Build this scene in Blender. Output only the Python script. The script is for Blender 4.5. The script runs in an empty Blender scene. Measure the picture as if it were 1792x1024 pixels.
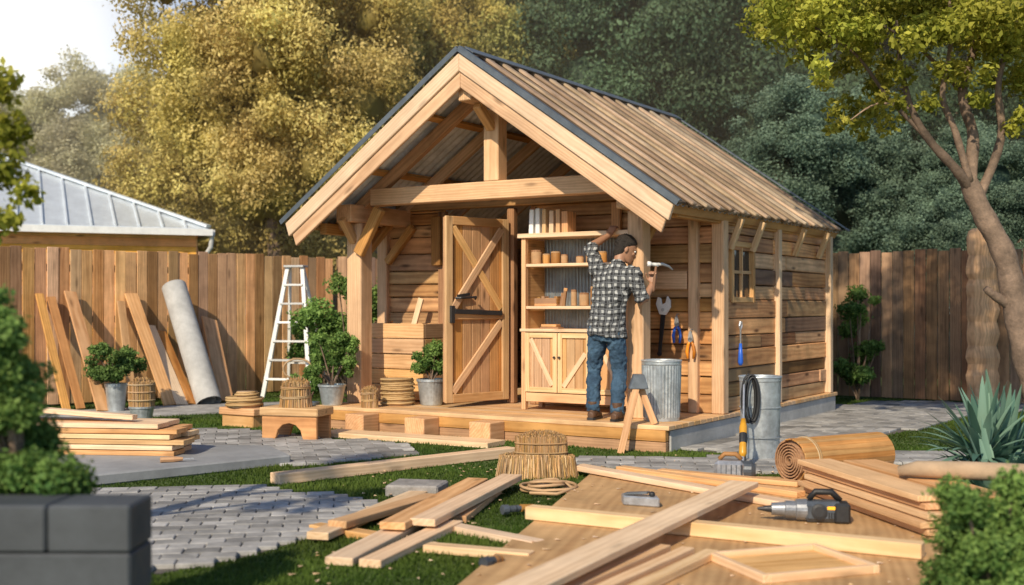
import bpy, math, random
import numpy as np
from mathutils import Vector, Matrix
RD=random.Random(11)
V=Vector
scene=bpy.context.scene
col=scene.collection

# ------------------------------------------------------------ materials
class NT:
    def __init__(s,name):
        s.m=bpy.data.materials.new(name); s.m.use_nodes=True
        s.t=s.m.node_tree; s.t.nodes.clear()
        s.out=s.t.nodes.new('ShaderNodeOutputMaterial')
    def n(s,typ,ins=None,**kw):
        nd=s.t.nodes.new('ShaderNode'+typ)
        for k,v in kw.items(): setattr(nd,k,v)
        if ins:
            for k,v in ins.items():
                if isinstance(v,bpy.types.NodeSocket): s.t.links.new(v,nd.inputs[k])
                else: nd.inputs[k].default_value=v
        return nd
    def math(s,op,a,b=0.0,c=None):
        nd=s.t.nodes.new('ShaderNodeMath'); nd.operation=op
        for i,v in enumerate((a,b,c)):
            if v is None: continue
            if isinstance(v,bpy.types.NodeSocket): s.t.links.new(v,nd.inputs[i])
            else: nd.inputs[i].default_value=v
        return nd.outputs[0]
    def ramp(s,f,stops,interp='LINEAR'):
        nd=s.t.nodes.new('ShaderNodeValToRGB'); s.t.links.new(f,nd.inputs[0])
        cr=nd.color_ramp; cr.interpolation=interp
        while len(cr.elements)<len(stops): cr.elements.new(.5)
        for e,(p,c) in zip(cr.elements,stops):
            e.position=p; e.color=(c[0],c[1],c[2],1)
        return nd.outputs[0]
    def mix(s,f,a,b,bt='MIX'):
        nd=s.t.nodes.new('ShaderNodeMix'); nd.data_type='RGBA'; nd.blend_type=bt
        for i,v in ((0,f),(6,a),(7,b)):
            if isinstance(v,bpy.types.NodeSocket): s.t.links.new(v,nd.inputs[i])
            else: nd.inputs[i].default_value=v if i==0 else (v[0],v[1],v[2],1)
        return nd.outputs[2]
    def attr(s,name,o='Fac'):
        return s.n('Attribute',attribute_name=name).outputs[o]
    def mr(s,v,a,b,c,d):
        return s.n('MapRange',{0:v,1:a,2:b,3:c,4:d}).outputs[0]
    def bsdf(s,**k):
        b=s.n('BsdfPrincipled')
        for kk,v in k.items():
            kk=kk.replace('_',' ')
            if isinstance(v,bpy.types.NodeSocket): s.t.links.new(v,b.inputs[kk])
            else: b.inputs[kk].default_value=(v[0],v[1],v[2],1) if isinstance(v,tuple) else v
        s.t.links.new(b.outputs[0],s.out.inputs[0]); return b
    def bump(s,b,h,strength=.3,dist=.01):
        bp=s.n('Bump',{'Strength':strength,'Distance':dist,'Height':h})
        s.t.links.new(bp.outputs[0],b.inputs['Normal'])

def wood(name,c1,c2,rough=.62,knot=.8,tv=.5,gs=1.,bump=.35,dirt=.25,hv=.010):
    N=NT(name); bc=N.attr('bc','Vector')
    m1=N.n('Mapping',{0:bc,3:(1.3*gs,24*gs,24*gs)}).outputs[0]
    n1=N.n('TexNoise',{'Vector':m1,'Scale':1.,'Detail':6.,'Roughness':.62}).outputs[0]
    m2=N.n('Mapping',{0:bc,3:(.5*gs,5*gs,5*gs)}).outputs[0]
    n2=N.n('TexNoise',{'Vector':m2,'Scale':1.,'Detail':3.,'Distortion':1.2}).outputs[0]
    m3=N.n('Mapping',{0:bc,3:(.16,1,1)}).outputs[0]
    w=N.n('TexWave',{'Vector':m3,'Scale':12.*gs,'Distortion':5.,'Detail':2.,'Detail Scale':1.3},wave_type='RINGS',rings_direction='X').outputs['Fac']
    f=N.math('ADD',N.math('MULTIPLY',n1,.46),N.math('ADD',N.math('MULTIPLY',n2,.40),N.math('MULTIPLY',w,.14)))
    mid=tuple((a+b)/2 for a,b in zip(c1,c2))
    c=N.ramp(f,[(.28,c1),(.48,mid),(.70,c2)])
    m4=N.n('Mapping',{0:bc,3:(1.7,6.5,6.5)}).outputs[0]
    vo=N.n('TexVoronoi',{'Vector':m4,'Scale':1.}).outputs['Distance']
    k=N.mr(vo,.05,.17,knot,0.)
    c=N.mix(k,c,tuple(x*.28 for x in c1))
    oc=N.n('TexCoord').outputs['Object']
    n3=N.n('TexNoise',{'Vector':oc,'Scale':2.3,'Detail':5.,'Roughness':.65}).outputs[0]
    tt=N.attr('tint')
    val=N.math('MULTIPLY',N.mr(tt,0,1,1-tv,1+tv*.75),N.mr(n3,.3,.7,1-dirt,1+dirt*.5))
    hue=N.mr(N.math('FRACT',N.math('MULTIPLY',tt,7.31)),0,1,.5-hv,.5+hv)
    hs=N.n('HueSaturation',{'Hue':hue,'Saturation':N.mr(N.math('FRACT',N.math('MULTIPLY',tt,13.7)),0,1,.85,1.12),'Value':val,'Color':c}).outputs[0]
    b=N.bsdf(Base_Color=hs,Roughness=rough); b.inputs['Specular IOR Level'].default_value=.3
    N.bump(b,f,bump,.006)
    return N.m

def plain(name,c,rough=.5,metal=0.,var=.25,scale=8.,bump=.1,tv=.4,spec=.5):
    N=NT(name); oc=N.n('TexCoord').outputs['Object']
    n=N.n('TexNoise',{'Vector':oc,'Scale':scale,'Detail':6.,'Roughness':.65}).outputs[0]
    n2=N.n('TexNoise',{'Vector':oc,'Scale':scale*5,'Detail':4.,'Roughness':.7}).outputs[0]
    val=N.math('MULTIPLY',N.mr(n,.3,.7,1-var,1+var),N.math('MULTIPLY',N.mr(n2,.3,.7,1-var*.4,1+var*.4),N.mr(N.attr('tint'),0,1,1-tv,1+tv)))
    hs=N.n('HueSaturation',{'Value':val,'Color':(c[0],c[1],c[2],1)}).outputs[0]
    r=N.mr(n2,.3,.7,max(0.05,rough-.12),min(1,rough+.12))
    b=N.bsdf(Base_Color=hs,Roughness=r,Metallic=metal); b.inputs['Specular IOR Level'].default_value=spec
    if bump: N.bump(b,n2,bump,.008)
    return N.m

def leafm(name,cd,cl,trans=.35,var=.25):
    N=NT(name); t=N.attr('tint')
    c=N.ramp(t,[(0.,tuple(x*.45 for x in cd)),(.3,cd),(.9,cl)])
    oc=N.n('TexCoord').outputs['Object']
    n=N.n('TexNoise',{'Vector':oc,'Scale':.7,'Detail':3.}).outputs[0]
    hs=N.n('HueSaturation',{'Hue':N.mr(n,.3,.7,.485,.515),'Value':N.mr(n,.3,.7,1-var,1+var),'Color':c}).outputs[0]
    b=N.n('BsdfPrincipled',{'Base Color':hs,'Roughness':.6,'Specular IOR Level':.2})
    tr=N.n('BsdfTranslucent',{'Color':hs})
    mx=N.n('MixShader',{0:trans,1:b.outputs[0],2:tr.outputs[0]})
    N.t.links.new(mx.outputs[0],N.out.inputs[0]); return N.m

pine=wood('pine_wood',(.48,.25,.105),(.80,.515,.275),tv=.28,knot=.55,dirt=.18,hv=.007)
pine2=wood('pale_pine_wood',(.57,.36,.19),(.84,.62,.40),tv=.25,knot=.4,dirt=.15,hv=.006)
cedar=wood('cedar_wood',(.38,.18,.066),(.70,.39,.165),tv=.4,knot=.7,hv=.007)
deckw=wood('deck_wood',(.50,.285,.13),(.80,.535,.295),tv=.3,knot=.4,hv=.004)
rustic=wood('rustic_wood',(.25,.105,.036),(.72,.40,.17),tv=.5,knot=.9,bump=.8,gs=.7,dirt=.35,hv=.010)
rustic2=wood('side_plank_wood',(.30,.13,.05),(.80,.47,.22),tv=.62,knot=.9,bump=.8,gs=.7,dirt=.35,hv=.012)
doorw=wood('door_wood',(.38,.17,.056),(.66,.355,.14),tv=.3,hv=.004)
roofw=wood('weathered_roof_wood',(.21,.15,.105),(.49,.37,.255),tv=.5,knot=.5,bump=.9,dirt=.4)
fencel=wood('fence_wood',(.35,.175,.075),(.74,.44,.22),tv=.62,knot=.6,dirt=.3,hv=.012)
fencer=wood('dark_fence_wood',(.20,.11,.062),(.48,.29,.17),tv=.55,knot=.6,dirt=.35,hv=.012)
plyw=wood('plywood',(.44,.225,.10),(.68,.40,.195),tv=.2,knot=.15,gs=.5,dirt=.3,bump=.1)
darkw=wood('dark_beam_wood',(.22,.095,.036),(.46,.24,.10),tv=.4)
straw=wood('straw',(.30,.165,.06),(.68,.44,.21),tv=.6,knot=0,bump=.3)
rope=wood('rope_fibre',(.36,.22,.10),(.64,.45,.25),tv=.2,knot=0,bump=.8,gs=2)
galv=plain('galvanised_steel',(.46,.50,.52),.40,.6,.3,6.,.15)
corr=plain('corrugated_steel',(.56,.60,.64),.45,.2,.25,4.,.1)
roofm=plain('roof_metal',(.60,.65,.69),.42,.4,.1,3.,.05)
flash=plain('dark_flashing',(.13,.15,.17),.45,.5,.25,4.,.05)
concrete=plain('concrete',(.40,.40,.39),.85,0,.2,3.,.4)
slabm=plain('grey_concrete_slab',(.27,.28,.29),.8,0,.2,2.5,.4)
blockm=plain('dark_block',(.06,.068,.078),.7,0,.3,2.5,.25)
paverm=plain('paver_stone',(.30,.295,.285),.8,0,.32,5.,.6,tv=.42)
sandm=plain('joint_sand',(.11,.10,.085),.95,0,.3,10.,.5)
stonem=plain('rough_stone',(.33,.31,.29),.85,0,.35,9.,.8)
black=plain('black_rubber',(.02,.021,.023),.5,0,.2,8.,.1)
white=plain('white_paint',(.74,.75,.74),.4,0,.1,6.,.05)
steel=plain('tool_steel',(.42,.44,.47),.38,.55,.25,9.,.05)
toolg=plain('tool_grey',(.085,.10,.12),.4,.2,.25,9.,.05)
bluep=plain('blue_plastic',(.02,.10,.5),.35,0,.1,6.,.02)
orangep=plain('orange_plastic',(.75,.25,.02),.35,0,.1,6.,.02)
yellowp=plain('yellow_plastic',(.85,.42,.03),.35,0,.1,6.,.02)
barkm=plain('bark',(.20,.14,.10),.85,0,.55,6.,1.)
terracotta=plain('cardboard_tan',(.44,.27,.14),.8,0,.2,8.,.1)
clothm=plain('tan_cloth',(.46,.33,.21),.9,0,.2,5.,.3)
skin=plain('skin',(.36,.19,.115),.5,0,.08,9.,.08,tv=.1)
hairm=plain('black_hair',(.022,.016,.012),.6,0,.6,60.,1.)
bootm=plain('brown_leather',(.10,.05,.025),.55,0,.3,20.,.3)
dirtm=plain('soil',(.06,.04,.025),.95,0,.3,9.,.8)
lf_gold=leafm('backlit_gold_leaves',(.44,.35,.10),(.90,.75,.30),.35,.15)  # backlit glow of the left trees put into the leaf colour
lf_backlit2=leafm('deep_backlit_gold_leaves',(.36,.29,.07),(.80,.66,.21),.35,.2)  # deeper gold, same backlit glow put into the colour
lf_goldg=leafm('golden_green_leaves',(.26,.25,.065),(.58,.53,.18),.3,.2)
lf_olive=leafm('olive_leaves',(.11,.14,.05),(.31,.34,.13),.3)
lf_dark=leafm('dark_green_leaves',(.046,.086,.048),(.15,.22,.115),.25)
lf_blue=leafm('blue_green_leaves',(.075,.125,.09),(.22,.31,.21),.25)
lf_haze=leafm('haze_paled_leaves',(.42,.39,.21),(.74,.69,.42),.3)  # distance haze put into the leaf colour of the far trees
lf_bright=leafm('bright_leaves',(.20,.22,.024),(.60,.57,.10),.45)
lf_shrub=leafm('shrub_leaves',(.06,.14,.03),(.30,.46,.12),.4)
lf_shrubd=leafm('dark_shrub_leaves',(.045,.10,.025),(.22,.34,.09),.35)
lf_agave=leafm('agave_leaves',(.06,.135,.10),(.22,.36,.27),.15)
grassm=leafm('grass_blades',(.05,.095,.014),(.21,.29,.055),.35)

# ------------------------------------------------------------ mesh builder
def fr(a,b,up):
    x=(b-a); L=x.length; x=x/L
    up=V(up)
    if abs(x.dot(up.normalized()))>.98: up=V((0,1,0)) if abs(x.y)<.9 else V((1,0,0))
    s=up.cross(x).normalized(); u=x.cross(s)
    return x,s,u,L
class MB:
    def __init__(s): s.v=[];s.f=[];s.bc=[];s.t=[];s.m=[]
    def add(s,vs,fs,bcs=None,tint=None,mat=0):
        o=len(s.v)
        if tint is None: tint=RD.random()
        off=V((RD.uniform(-20,20),RD.uniform(-.5,.5),RD.uniform(-.5,.5)))
        s.v+=[tuple(v) for v in vs]
        s.f+=[[i+o for i in f] for f in fs]; s.m+=[mat]*len(fs)
        if bcs is None: bcs=vs
        s.bc+=[tuple(V(b)+off) for b in bcs]; s.t+=[tint]*len(vs)
    def beam(s,a,b,w,t,up=(0,0,1),tint=None,mat=0,w2=None):
        a=V(a);b=V(b); x,sd,u,L=fr(a,b,up)
        if w2 is None: w2=w
        vs=[];bc=[]
        for i,(p,ww,xx) in enumerate(((a,w,0),(b,w2,L))):
            for sy,sz in ((-1,-1),(1,-1),(1,1),(-1,1)):
                vs.append(p+sd*(sy*ww/2)+u*(sz*t/2)); bc.append((xx,sy*ww/2,sz*t/2))
        fs=[[0,3,2,1],[4,5,6,7],[0,1,5,4],[1,2,6,5],[2,3,7,6],[3,0,4,7]]
        s.add(vs,fs,bc,tint,mat)
    def prism(s,pts,ext,grain,tint=None,mat=0):
        pts=[V(p) for p in pts]; ext=V(ext); g=V(grain).normalized()
        e=ext.normalized(); h=e.cross(g).normalized(); n=len(pts)
        vs=pts+[p+ext for p in pts]; bc=[(p.dot(g),p.dot(h),p.dot(e)) for p in vs]
        b0=bc[0]; bc=[(b[0]-b0[0],b[1]-b0[1],b[2]-b0[2]) for b in bc]
        fs=[list(range(n))[::-1],[n+i for i in range(n)]]+[[i,(i+1)%n,n+(i+1)%n,n+i] for i in range(n)]
        nrm=(pts[1]-pts[0]).cross(pts[2]-pts[1])
        if nrm.dot(ext)<0: fs=[f[::-1] for f in fs]
        s.add(vs,fs,bc,tint,mat)
    def loft(s,rings,n=14,cap=True,tint=None,mat=0,closed=False):
        vs=[];bc=[];d=0;pc=None
        for c,A,B in rings:
            c=V(c);A=V(A);B=V(B)
            if pc is not None: d+=(c-pc).length
            pc=c
            for i in range(n):
                th=2*math.pi*i/n
                vs.append(c+A*math.cos(th)+B*math.sin(th)); bc.append((d,A.length*math.cos(th),B.length*math.sin(th)))
        m=len(rings);fs=[]
        for j in range(m if closed else m-1):
            k=(j+1)%m
            for i in range(n): fs.append([j*n+i,j*n+(i+1)%n,k*n+(i+1)%n,k*n+i])
        if cap and not closed:
            fs.append(list(range(n))[::-1]); fs.append([(m-1)*n+i for i in range(n)])
        s.add(vs,fs,bc,tint,mat)
    def tube(s,pts,r,n=10,cap=True,tint=None,mat=0,closed=False):
        pts=[V(p) for p in pts]; m=len(pts)
        if not isinstance(r,(list,tuple)): r=[r]*m
        t0=(pts[1]-pts[0]).normalized()
        a=V((0,0,1)) if abs(t0.z)<.9 else V((1,0,0))
        A=(a-t0*a.dot(t0)).normalized(); rings=[]
        for i,p in enumerate(pts):
            if closed: t=(pts[(i+1)%m]-pts[i-1]).normalized()
            else: t=(pts[min(i+1,m-1)]-pts[max(i-1,0)]).normalized()
            A=(A-t*A.dot(t)).normalized(); B=t.cross(A)
            rings.append((p,A*r[i],B*r[i]))
        s.loft(rings,n,cap,tint,mat,closed)
    def lathe(s,c,prof,n=24,tint=None,mat=0,amp=0,k=0,axis=None,capb=True,capt=False):
        c=V(c); Z=V(axis).normalized() if axis is not None else V((0,0,1))
        X=V((1,0,0)) if abs(Z.x)<.8 else V((0,1,0)); X=(X-Z*X.dot(Z)).normalized(); Y=Z.cross(X)
        vs=[];bc=[]
        for r,z in prof:
            for i in range(n):
                th=2*math.pi*i/n; rr=r*(1+amp*math.cos(k*th))
                vs.append(c+X*(rr*math.cos(th))+Y*(rr*math.sin(th))+Z*z); bc.append((z,r*math.cos(th),r*math.sin(th)))
        m=len(prof);fs=[]
        for j in range(m-1):
            for i in range(n): fs.append([j*n+i,j*n+(i+1)%n,(j+1)*n+(i+1)%n,(j+1)*n+i])
        if capb: fs.append(list(range(n))[::-1])
        if capt: fs.append([(m-1)*n+i for i in range(n)])
        s.add(vs,fs,bc,tint,mat)
    def ell(s,c,A,B,C,n=14,m=9,tint=None,mat=0):
        c=V(c);A=V(A);B=V(B);C=V(C);rings=[]
        for j in range(m):
            ph=-math.pi/2+math.pi*(j+.5)/m
            rings.append((c+C*math.sin(ph),A*math.cos(ph),B*math.cos(ph)))
        s.loft(rings,n,True,tint,mat)
    def strand(s,a,b,r,tint=None,mat=0):
        a=V(a);b=V(b);x,sd,u,L=fr(a,b,(0,0,1))
        vs=[a+sd*r,a-sd*r*.5+u*r*.87,a-sd*r*.5-u*r*.87,b+sd*r*.6,b-sd*r*.3+u*r*.5,b-sd*r*.3-u*r*.5]
        s.add(vs,[[0,1,4,3],[1,2,5,4],[2,0,3,5],[3,4,5]],[(0,0,0),(0,r,0),(0,0,r),(L,0,0),(L,r,0),(L,0,r)],tint,mat)

def mesh_of(mb,name,org):
    me=bpy.data.meshes.new(name)
    o=V(org)
    me.from_pydata([(v[0]-o.x,v[1]-o.y,v[2]-o.z) for v in mb.v],[],mb.f)
    a=me.attributes.new('bc','FLOAT_VECTOR','POINT'); a.data.foreach_set('vector',np.array(mb.bc,dtype=np.float32).ravel())
    a=me.attributes.new('tint','FLOAT','POINT'); a.data.foreach_set('value',np.array(mb.t,dtype=np.float32))
    me.polygons.foreach_set('material_index',np.array(mb.m,dtype=np.int32))
    return me
def fin(mb,name,mats,parent=None,bevel=0.,smooth=False,label=None,cat=None,group=None,kind=None,org=None):
    if parent is not None:
        org=V(parent['_o'])
    elif org is None:
        a=np.array(mb.v); org=V(((a[:,0].min()+a[:,0].max())/2,(a[:,1].min()+a[:,1].max())/2,a[:,2].min()))
    me=mesh_of(mb,name,org)
    for m in (mats if isinstance(mats,(list,tuple)) else [mats]): me.materials.append(m)
    if smooth:
        me.polygons.foreach_set('use_smooth',[True]*len(me.polygons))
    ob=bpy.data.objects.new(name,me); col.objects.link(ob)
    ob['_o']=tuple(org)
    if parent is not None: ob.parent=parent
    else: ob.location=org
    if bevel:
        b=ob.modifiers.new('bevel','BEVEL'); b.width=bevel; b.segments=1; b.limit_method='ANGLE'; b.angle_limit=math.radians(50)
    tag(ob,label,cat,group,kind); return ob
def tag(ob,label=None,cat=None,group=None,kind=None):
    if label: ob['label']=label
    if cat: ob['category']=cat
    if group: ob['group']=group
    if kind: ob['kind']=kind
def thing(name,org,label,cat,group=None):
    e=bpy.data.objects.new(name,None); e.empty_display_size=.2; e.location=org; e['_o']=tuple(org); col.objects.link(e)
    tag(e,label,cat,group); return e

# ------------------------------------------------------------ shed frame
W=V((.844,-.536,0)).normalized(); D=V((.536,.844,0)).normalized(); UP=V((0,0,1))
C0=V((1.35,10.37,0))
def S(u,v,z): return C0+W*u+D*v+UP*z

# ------------------------------------------------------------ ground
def inpoly(xs,ys,poly):
    r=np.zeros(xs.shape,bool); n=len(poly); j=n-1
    for i in range(n):
        xi,yi=poly[i]; xj,yj=poly[j]
        c=((yi>ys)!=(yj>ys))&(xs<(xj-xi)*(ys-yi)/(yj-yi+1e-12)+xi)
        r^=c; j=i
    return r
gN=NT('lawn'); oc=gN.n('TexCoord').outputs['Object']
a=gN.n('TexNoise',{'Vector':oc,'Scale':1.1,'Detail':5.}).outputs[0]; b_=gN.n('TexNoise',{'Vector':oc,'Scale':45.,'Detail':5.}).outputs[0]
gc=gN.ramp(gN.math('ADD',gN.math('MULTIPLY',a,.5),gN.math('MULTIPLY',b_,.5)),[(.35,(.04,.065,.014)),(.5,(.075,.12,.022)),(.68,(.14,.18,.045))])
gb=gN.bsdf(Base_Color=gc,Roughness=.95); gN.bump(gb,b_,.8,.03)
mb=MB(); s_=90
nx=30
vs=[(-s_+2*s_*i/nx,-20+150*j/nx,0) for j in range(nx+1) for i in range(nx+1)]
mb.add(vs,[[j*(nx+1)+i,j*(nx+1)+i+1,(j+1)*(nx+1)+i+1,(j+1)*(nx+1)+i] for j in range(nx) for i in range(nx)])
fin(mb,'ground',gN.m,kind='structure',org=(0,0,0))

pA=[(-5.2,12.3),(-3.7,12.35),(-2.58,12.2),(-1.9,11.55),(-.95,10.85),(-.85,10.25),(-1.76,9.45),(-2.05,10.3),(-5.2,10.75)]
pB=[(-5,8.18),(-3.25,8.15),(-2.0,8.45),(-.78,7.72),(-1.0,6.85),(-1.36,6.1),(-1.7,5.7),(-5,5.4)]
pC=[(-3.3,8.2),(-1.8,9.6),(-2.1,10.25),(-5.4,10.7),(-5.6,8.3)]
pF=[(-7.5,12.9),(-5,13.1),(-3.2,14.5),(-2.6,15.6),(-3.7,15.6),(-5.2,14.4),(-7.5,13.9)]
pD=[(1.55,10.55),(2.6,9.95),(3.3,11.2),(5.8,14.4),(8.5,14.5),(8.5,15.2),(4.9,15.9),(4.05,15.0)]
pE=[(.45,10.1),(1.6,9.95),(3.4,10.45),(7,9.8),(7,9.2),(3.1,9.55),(1.5,8.8),(.45,9.55)]
polys=[pA,pB,pF,pD,pE]
def pavers(name,poly,ang,bw,bh,z0):
    mb=MB(); mb.add([(x,y,z0) for x,y in poly],[list(range(len(poly)))],tint=.5,mat=1)
    ca,sa=math.cos(ang),math.sin(ang)
    xs=[p[0] for p in poly]; ys=[p[1] for p in poly]; cx,cy=sum(xs)/len(xs),sum(ys)/len(ys)
    Rr=max(max(xs)-min(xs),max(ys)-min(ys))
    nj=int(Rr/bh)+2; ni=int(Rr/bw)+2
    cand=[]
    for j in range(-nj,nj):
        for i in range(-ni,ni):
            lx=(i+(.5 if j%2 else 0))*bw; ly=j*bh
            cand.append((cx+lx*ca-ly*sa,cy+lx*sa+ly*ca))
    a=np.array(cand); ok=inpoly(a[:,0],a[:,1],poly)
    for (x,y),o in zip(cand,ok):
        if not o: continue
        hw=bw/2-.0035; hh=bh/2-.0035; zt=z0+.022+RD.uniform(-.002,.0025); q=[]
        tl=RD.uniform(-.002,.002)
        for k,(sx,sy) in enumerate(((-1,-1),(1,-1),(1,1),(-1,1))):
            jx,jy=RD.uniform(-.0025,.0025),RD.uniform(-.0025,.0025)
            for lev,(ins,z) in enumerate(((0,z0),(0.,zt-.004),(.005,zt))):
                lx=sx*(hw-ins)+jx; ly=sy*(hh-ins)+jy
                q.append((x+lx*ca-ly*sa,y+lx*sa+ly*ca,z+(tl*sx if lev else 0)))
        fs=[[2,5,8,11]]
        for k in range(4):
            k2=(k+1)%4
            fs.append([3*k,3*k2,3*k2+1,3*k+1]); fs.append([3*k+1,3*k2+1,3*k2+2,3*k+2])
        mb.add(q,fs,tint=min(1,max(0,RD.gauss(.5,.24))))
    return fin(mb,name,[paverm,sandm],kind='structure',org=(0,0,0))
pavers('stone_path',pA,.22,.22,.15,.004)
pavers('paving',pB,.14,.19,.13,.004)
pavers('garden_path',pF,.6,.28,.2,.004)
pavers('side_path',pD,.95,.24,.18,.004)
pavers('front_path',pE,-.1,.24,.16,.008)
mb=MB(); mb.prism([(x,y,.0) for x,y in pC],(0,0,.085),(1,0,0),tint=.5)
fin(mb,'concrete_pavement',slabm,kind='structure',org=(0,0,0),bevel=.012)

rng=np.random.default_rng(5)
def grass():
    n=520000
    Y=4.6*(19/4.6)**rng.random(n)
    X=(rng.random(n)*2-1)*(Y*.47+.4)
    ok=np.ones(n,bool)
    for p in polys: 
        c=np.array(p).mean(0); pp=[(c[0]+(x-c[0])*1.01,c[1]+(y-c[1])*1.01) for x,y in p]
        ok&=~inpoly(X,Y,pp)
    ok&=~inpoly(X,Y,pC)
    sh=[tuple(S(u,v,0)[:2]) for u,v in ((-4.1,0.02),(0.02,0.02),(.02,4.9),(-4.3,4.9))]
    ok&=~inpoly(X,Y,sh)
    ok&=~inpoly(X,Y,[(.62,9.0),(-.3,5.1),(2.0,4.55),(2.75,8.5)])
    pn=np.sin(X*2.1+1.3*np.sin(Y*1.7))*np.cos(Y*2.6+np.sin(X*3.1))
    ok&=(rng.random(n)<.80+.2*pn)
    X=X[ok];Y=Y[ok];pn=pn[ok];n=len(X)
    h=(.010+.022*rng.random(n))*(1+.3*pn); w=.003+.0011*Y*.3
    an=rng.random(n)*6.283; lean=rng.random(n)*.022; la=rng.random(n)*6.283
    v=np.zeros((n,3,3),np.float32)
    v[:,0,0]=X-np.cos(an)*w;v[:,0,1]=Y-np.sin(an)*w;v[:,0,2]=.0
    v[:,1,0]=X+np.cos(an)*w;v[:,1,1]=Y+np.sin(an)*w;v[:,1,2]=.0
    v[:,2,0]=X+np.cos(la)*lean;v[:,2,1]=Y+np.sin(la)*lean;v[:,2,2]=h
    me=bpy.data.meshes.new('grass'); me.vertices.add(3*n); me.vertices.foreach_set('co',v.ravel())
    me.loops.add(3*n); me.loops.foreach_set('vertex_index',np.arange(3*n,dtype=np.int32))
    me.polygons.add(n); me.polygons.foreach_set('loop_start',np.arange(0,3*n,3,dtype=np.int32))
    me.update()
    t=np.clip(.5+.2*pn+.25*(rng.random(n)-.5)+.1*np.sin(X*.9)*np.sin(Y*.7),0,1).astype(np.float32)
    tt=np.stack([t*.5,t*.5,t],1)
    a=me.attributes.new('tint','FLOAT','POINT'); a.data.foreach_set('value',tt.ravel())
    me.materials.append(grassm); ob=bpy.data.objects.new('grass',me); col.objects.link(ob)
    ob['kind']='stuff'; ob['label']='short mown green lawn grass'; ob['category']='grass'
grass()
mb=MB()
for i in range(320):
    x=RD.uniform(-1.2,2.2); y=RD.uniform(5.2,10.2); an=RD.uniform(0,6.28); l=RD.uniform(.006,.022)
    on=inpoly(np.array([x]),np.array([y]),[(.62,9.0),(-.3,5.1),(2.0,4.55),(2.75,8.5)])[0]
    z=.044 if on else .026
    c=V((x,y,z)); d=V((math.cos(an),math.sin(an),0))*l; s=V((-d.y,d.x,0))*.45
    mb.add([c-d-s,c+d-s+UP*.004,c+d+s,c-d+s+UP*.006],[[0,1,2,3]])
o=fin(mb,'wood_shavings',pine2,label='small pale wood shavings scattered over lawn and plywood',cat='shavings',kind='stuff')

# ------------------------------------------------------------ foliage
def leafarr(clumps,n,size,seed,squash=.85,core=.5,inner=.55,aspect=.55,upb=.3,cores=None,coret=.05,tb=None,nrand=.42):
    g=np.random.default_rng(seed); cl=np.array([(c[0],c[1],c[2],r) for c,r in clumps],float)
    wgt=cl[:,3]**2; wgt/=wgt.sum(); idx=g.choice(len(cl),n,p=wgt)
    d=g.normal(size=(n,3)); d/=np.linalg.norm(d,axis=1)[:,None]
    lump=1+.22*np.sin(d[:,0]*5+idx*1.7)*np.sin(d[:,1]*5+idx*.9)+.15*np.sin(d[:,2]*7+idx*2.3)
    rad=cl[idx,3]*(inner+(1-inner)*np.sqrt(g.random(n)))*lump*(1+.25*(g.random(n)**6))
    p=cl[idx,:3]+d*rad[:,None]*np.array([1,1,squash])
    nr=d*.7+g.normal(size=(n,3))*.6+np.array([0,0,upb]); nr/=np.linalg.norm(nr,axis=1)[:,None]
    t=np.cross(nr,g.normal(size=(n,3))); t/=np.linalg.norm(t,axis=1)[:,None]; b=np.cross(nr,t)
    s=size*(.6+.8*g.random(n))[:,None]
    v=np.stack([p-t*s*.5,p+b*s*aspect*.5-nr*s*.06,p+t*s*.5,p-b*s*aspect*.5-nr*s*.06],1)
    crnd=g.random(len(cl)) if tb is None else np.array(tb)
    zz=(p[:,2]-p[:,2].min())/(np.ptp(p[:,2])+1e-6)
    tint=np.clip(.34*crnd[idx]+(.72-nrand)*.9*(d[:,2]*.5+.5)+.10*zz+nrand*g.random(n)-.02,.12,1)  # tint rises towards clump tops, a highlight painted into the leaves
    T=np.repeat(tint,4)
    V_=v.reshape(-1,3); F=np.arange(4*n).reshape(-1,4)
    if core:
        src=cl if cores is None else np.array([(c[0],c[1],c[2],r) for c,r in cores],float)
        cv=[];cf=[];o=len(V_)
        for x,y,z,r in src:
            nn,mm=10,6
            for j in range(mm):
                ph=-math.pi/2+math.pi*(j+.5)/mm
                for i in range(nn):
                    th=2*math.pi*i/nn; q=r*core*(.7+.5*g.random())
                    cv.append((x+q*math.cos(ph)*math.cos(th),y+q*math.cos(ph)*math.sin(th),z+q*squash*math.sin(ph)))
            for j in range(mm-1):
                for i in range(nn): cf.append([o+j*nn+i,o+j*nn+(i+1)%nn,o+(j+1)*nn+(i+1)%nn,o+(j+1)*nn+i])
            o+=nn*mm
        V_=np.vstack([V_,np.array(cv)]); T=np.concatenate([T,np.full(len(cv),coret)]); F=np.vstack([F,np.array(cf)])  # dark cores stand in for the shaded inside of the foliage
    return V_,F,T
def leafmesh(name,arr,mat,org=(0,0,0)):
    V_,F,T=arr; me=bpy.data.meshes.new(name)
    co=(V_-np.array(org)).astype(np.float32)
    me.vertices.add(len(co)); me.vertices.foreach_set('co',co.ravel())
    me.loops.add(F.size); me.loops.foreach_set('vertex_index',F.ravel().astype(np.int32))
    me.polygons.add(len(F)); me.polygons.foreach_set('loop_start',np.arange(0,F.size,4,dtype=np.int32))
    me.update()
    a=me.attributes.new('tint','FLOAT','POINT'); a.data.foreach_set('value',T.astype(np.float32))
    me.materials.append(mat); return me
def lobj(name,me,parent=None,loc=(0,0,0)):
    ob=bpy.data.objects.new(name,me); col.objects.link(ob); ob.location=loc
    if parent: ob.parent=parent
    return ob

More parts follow.
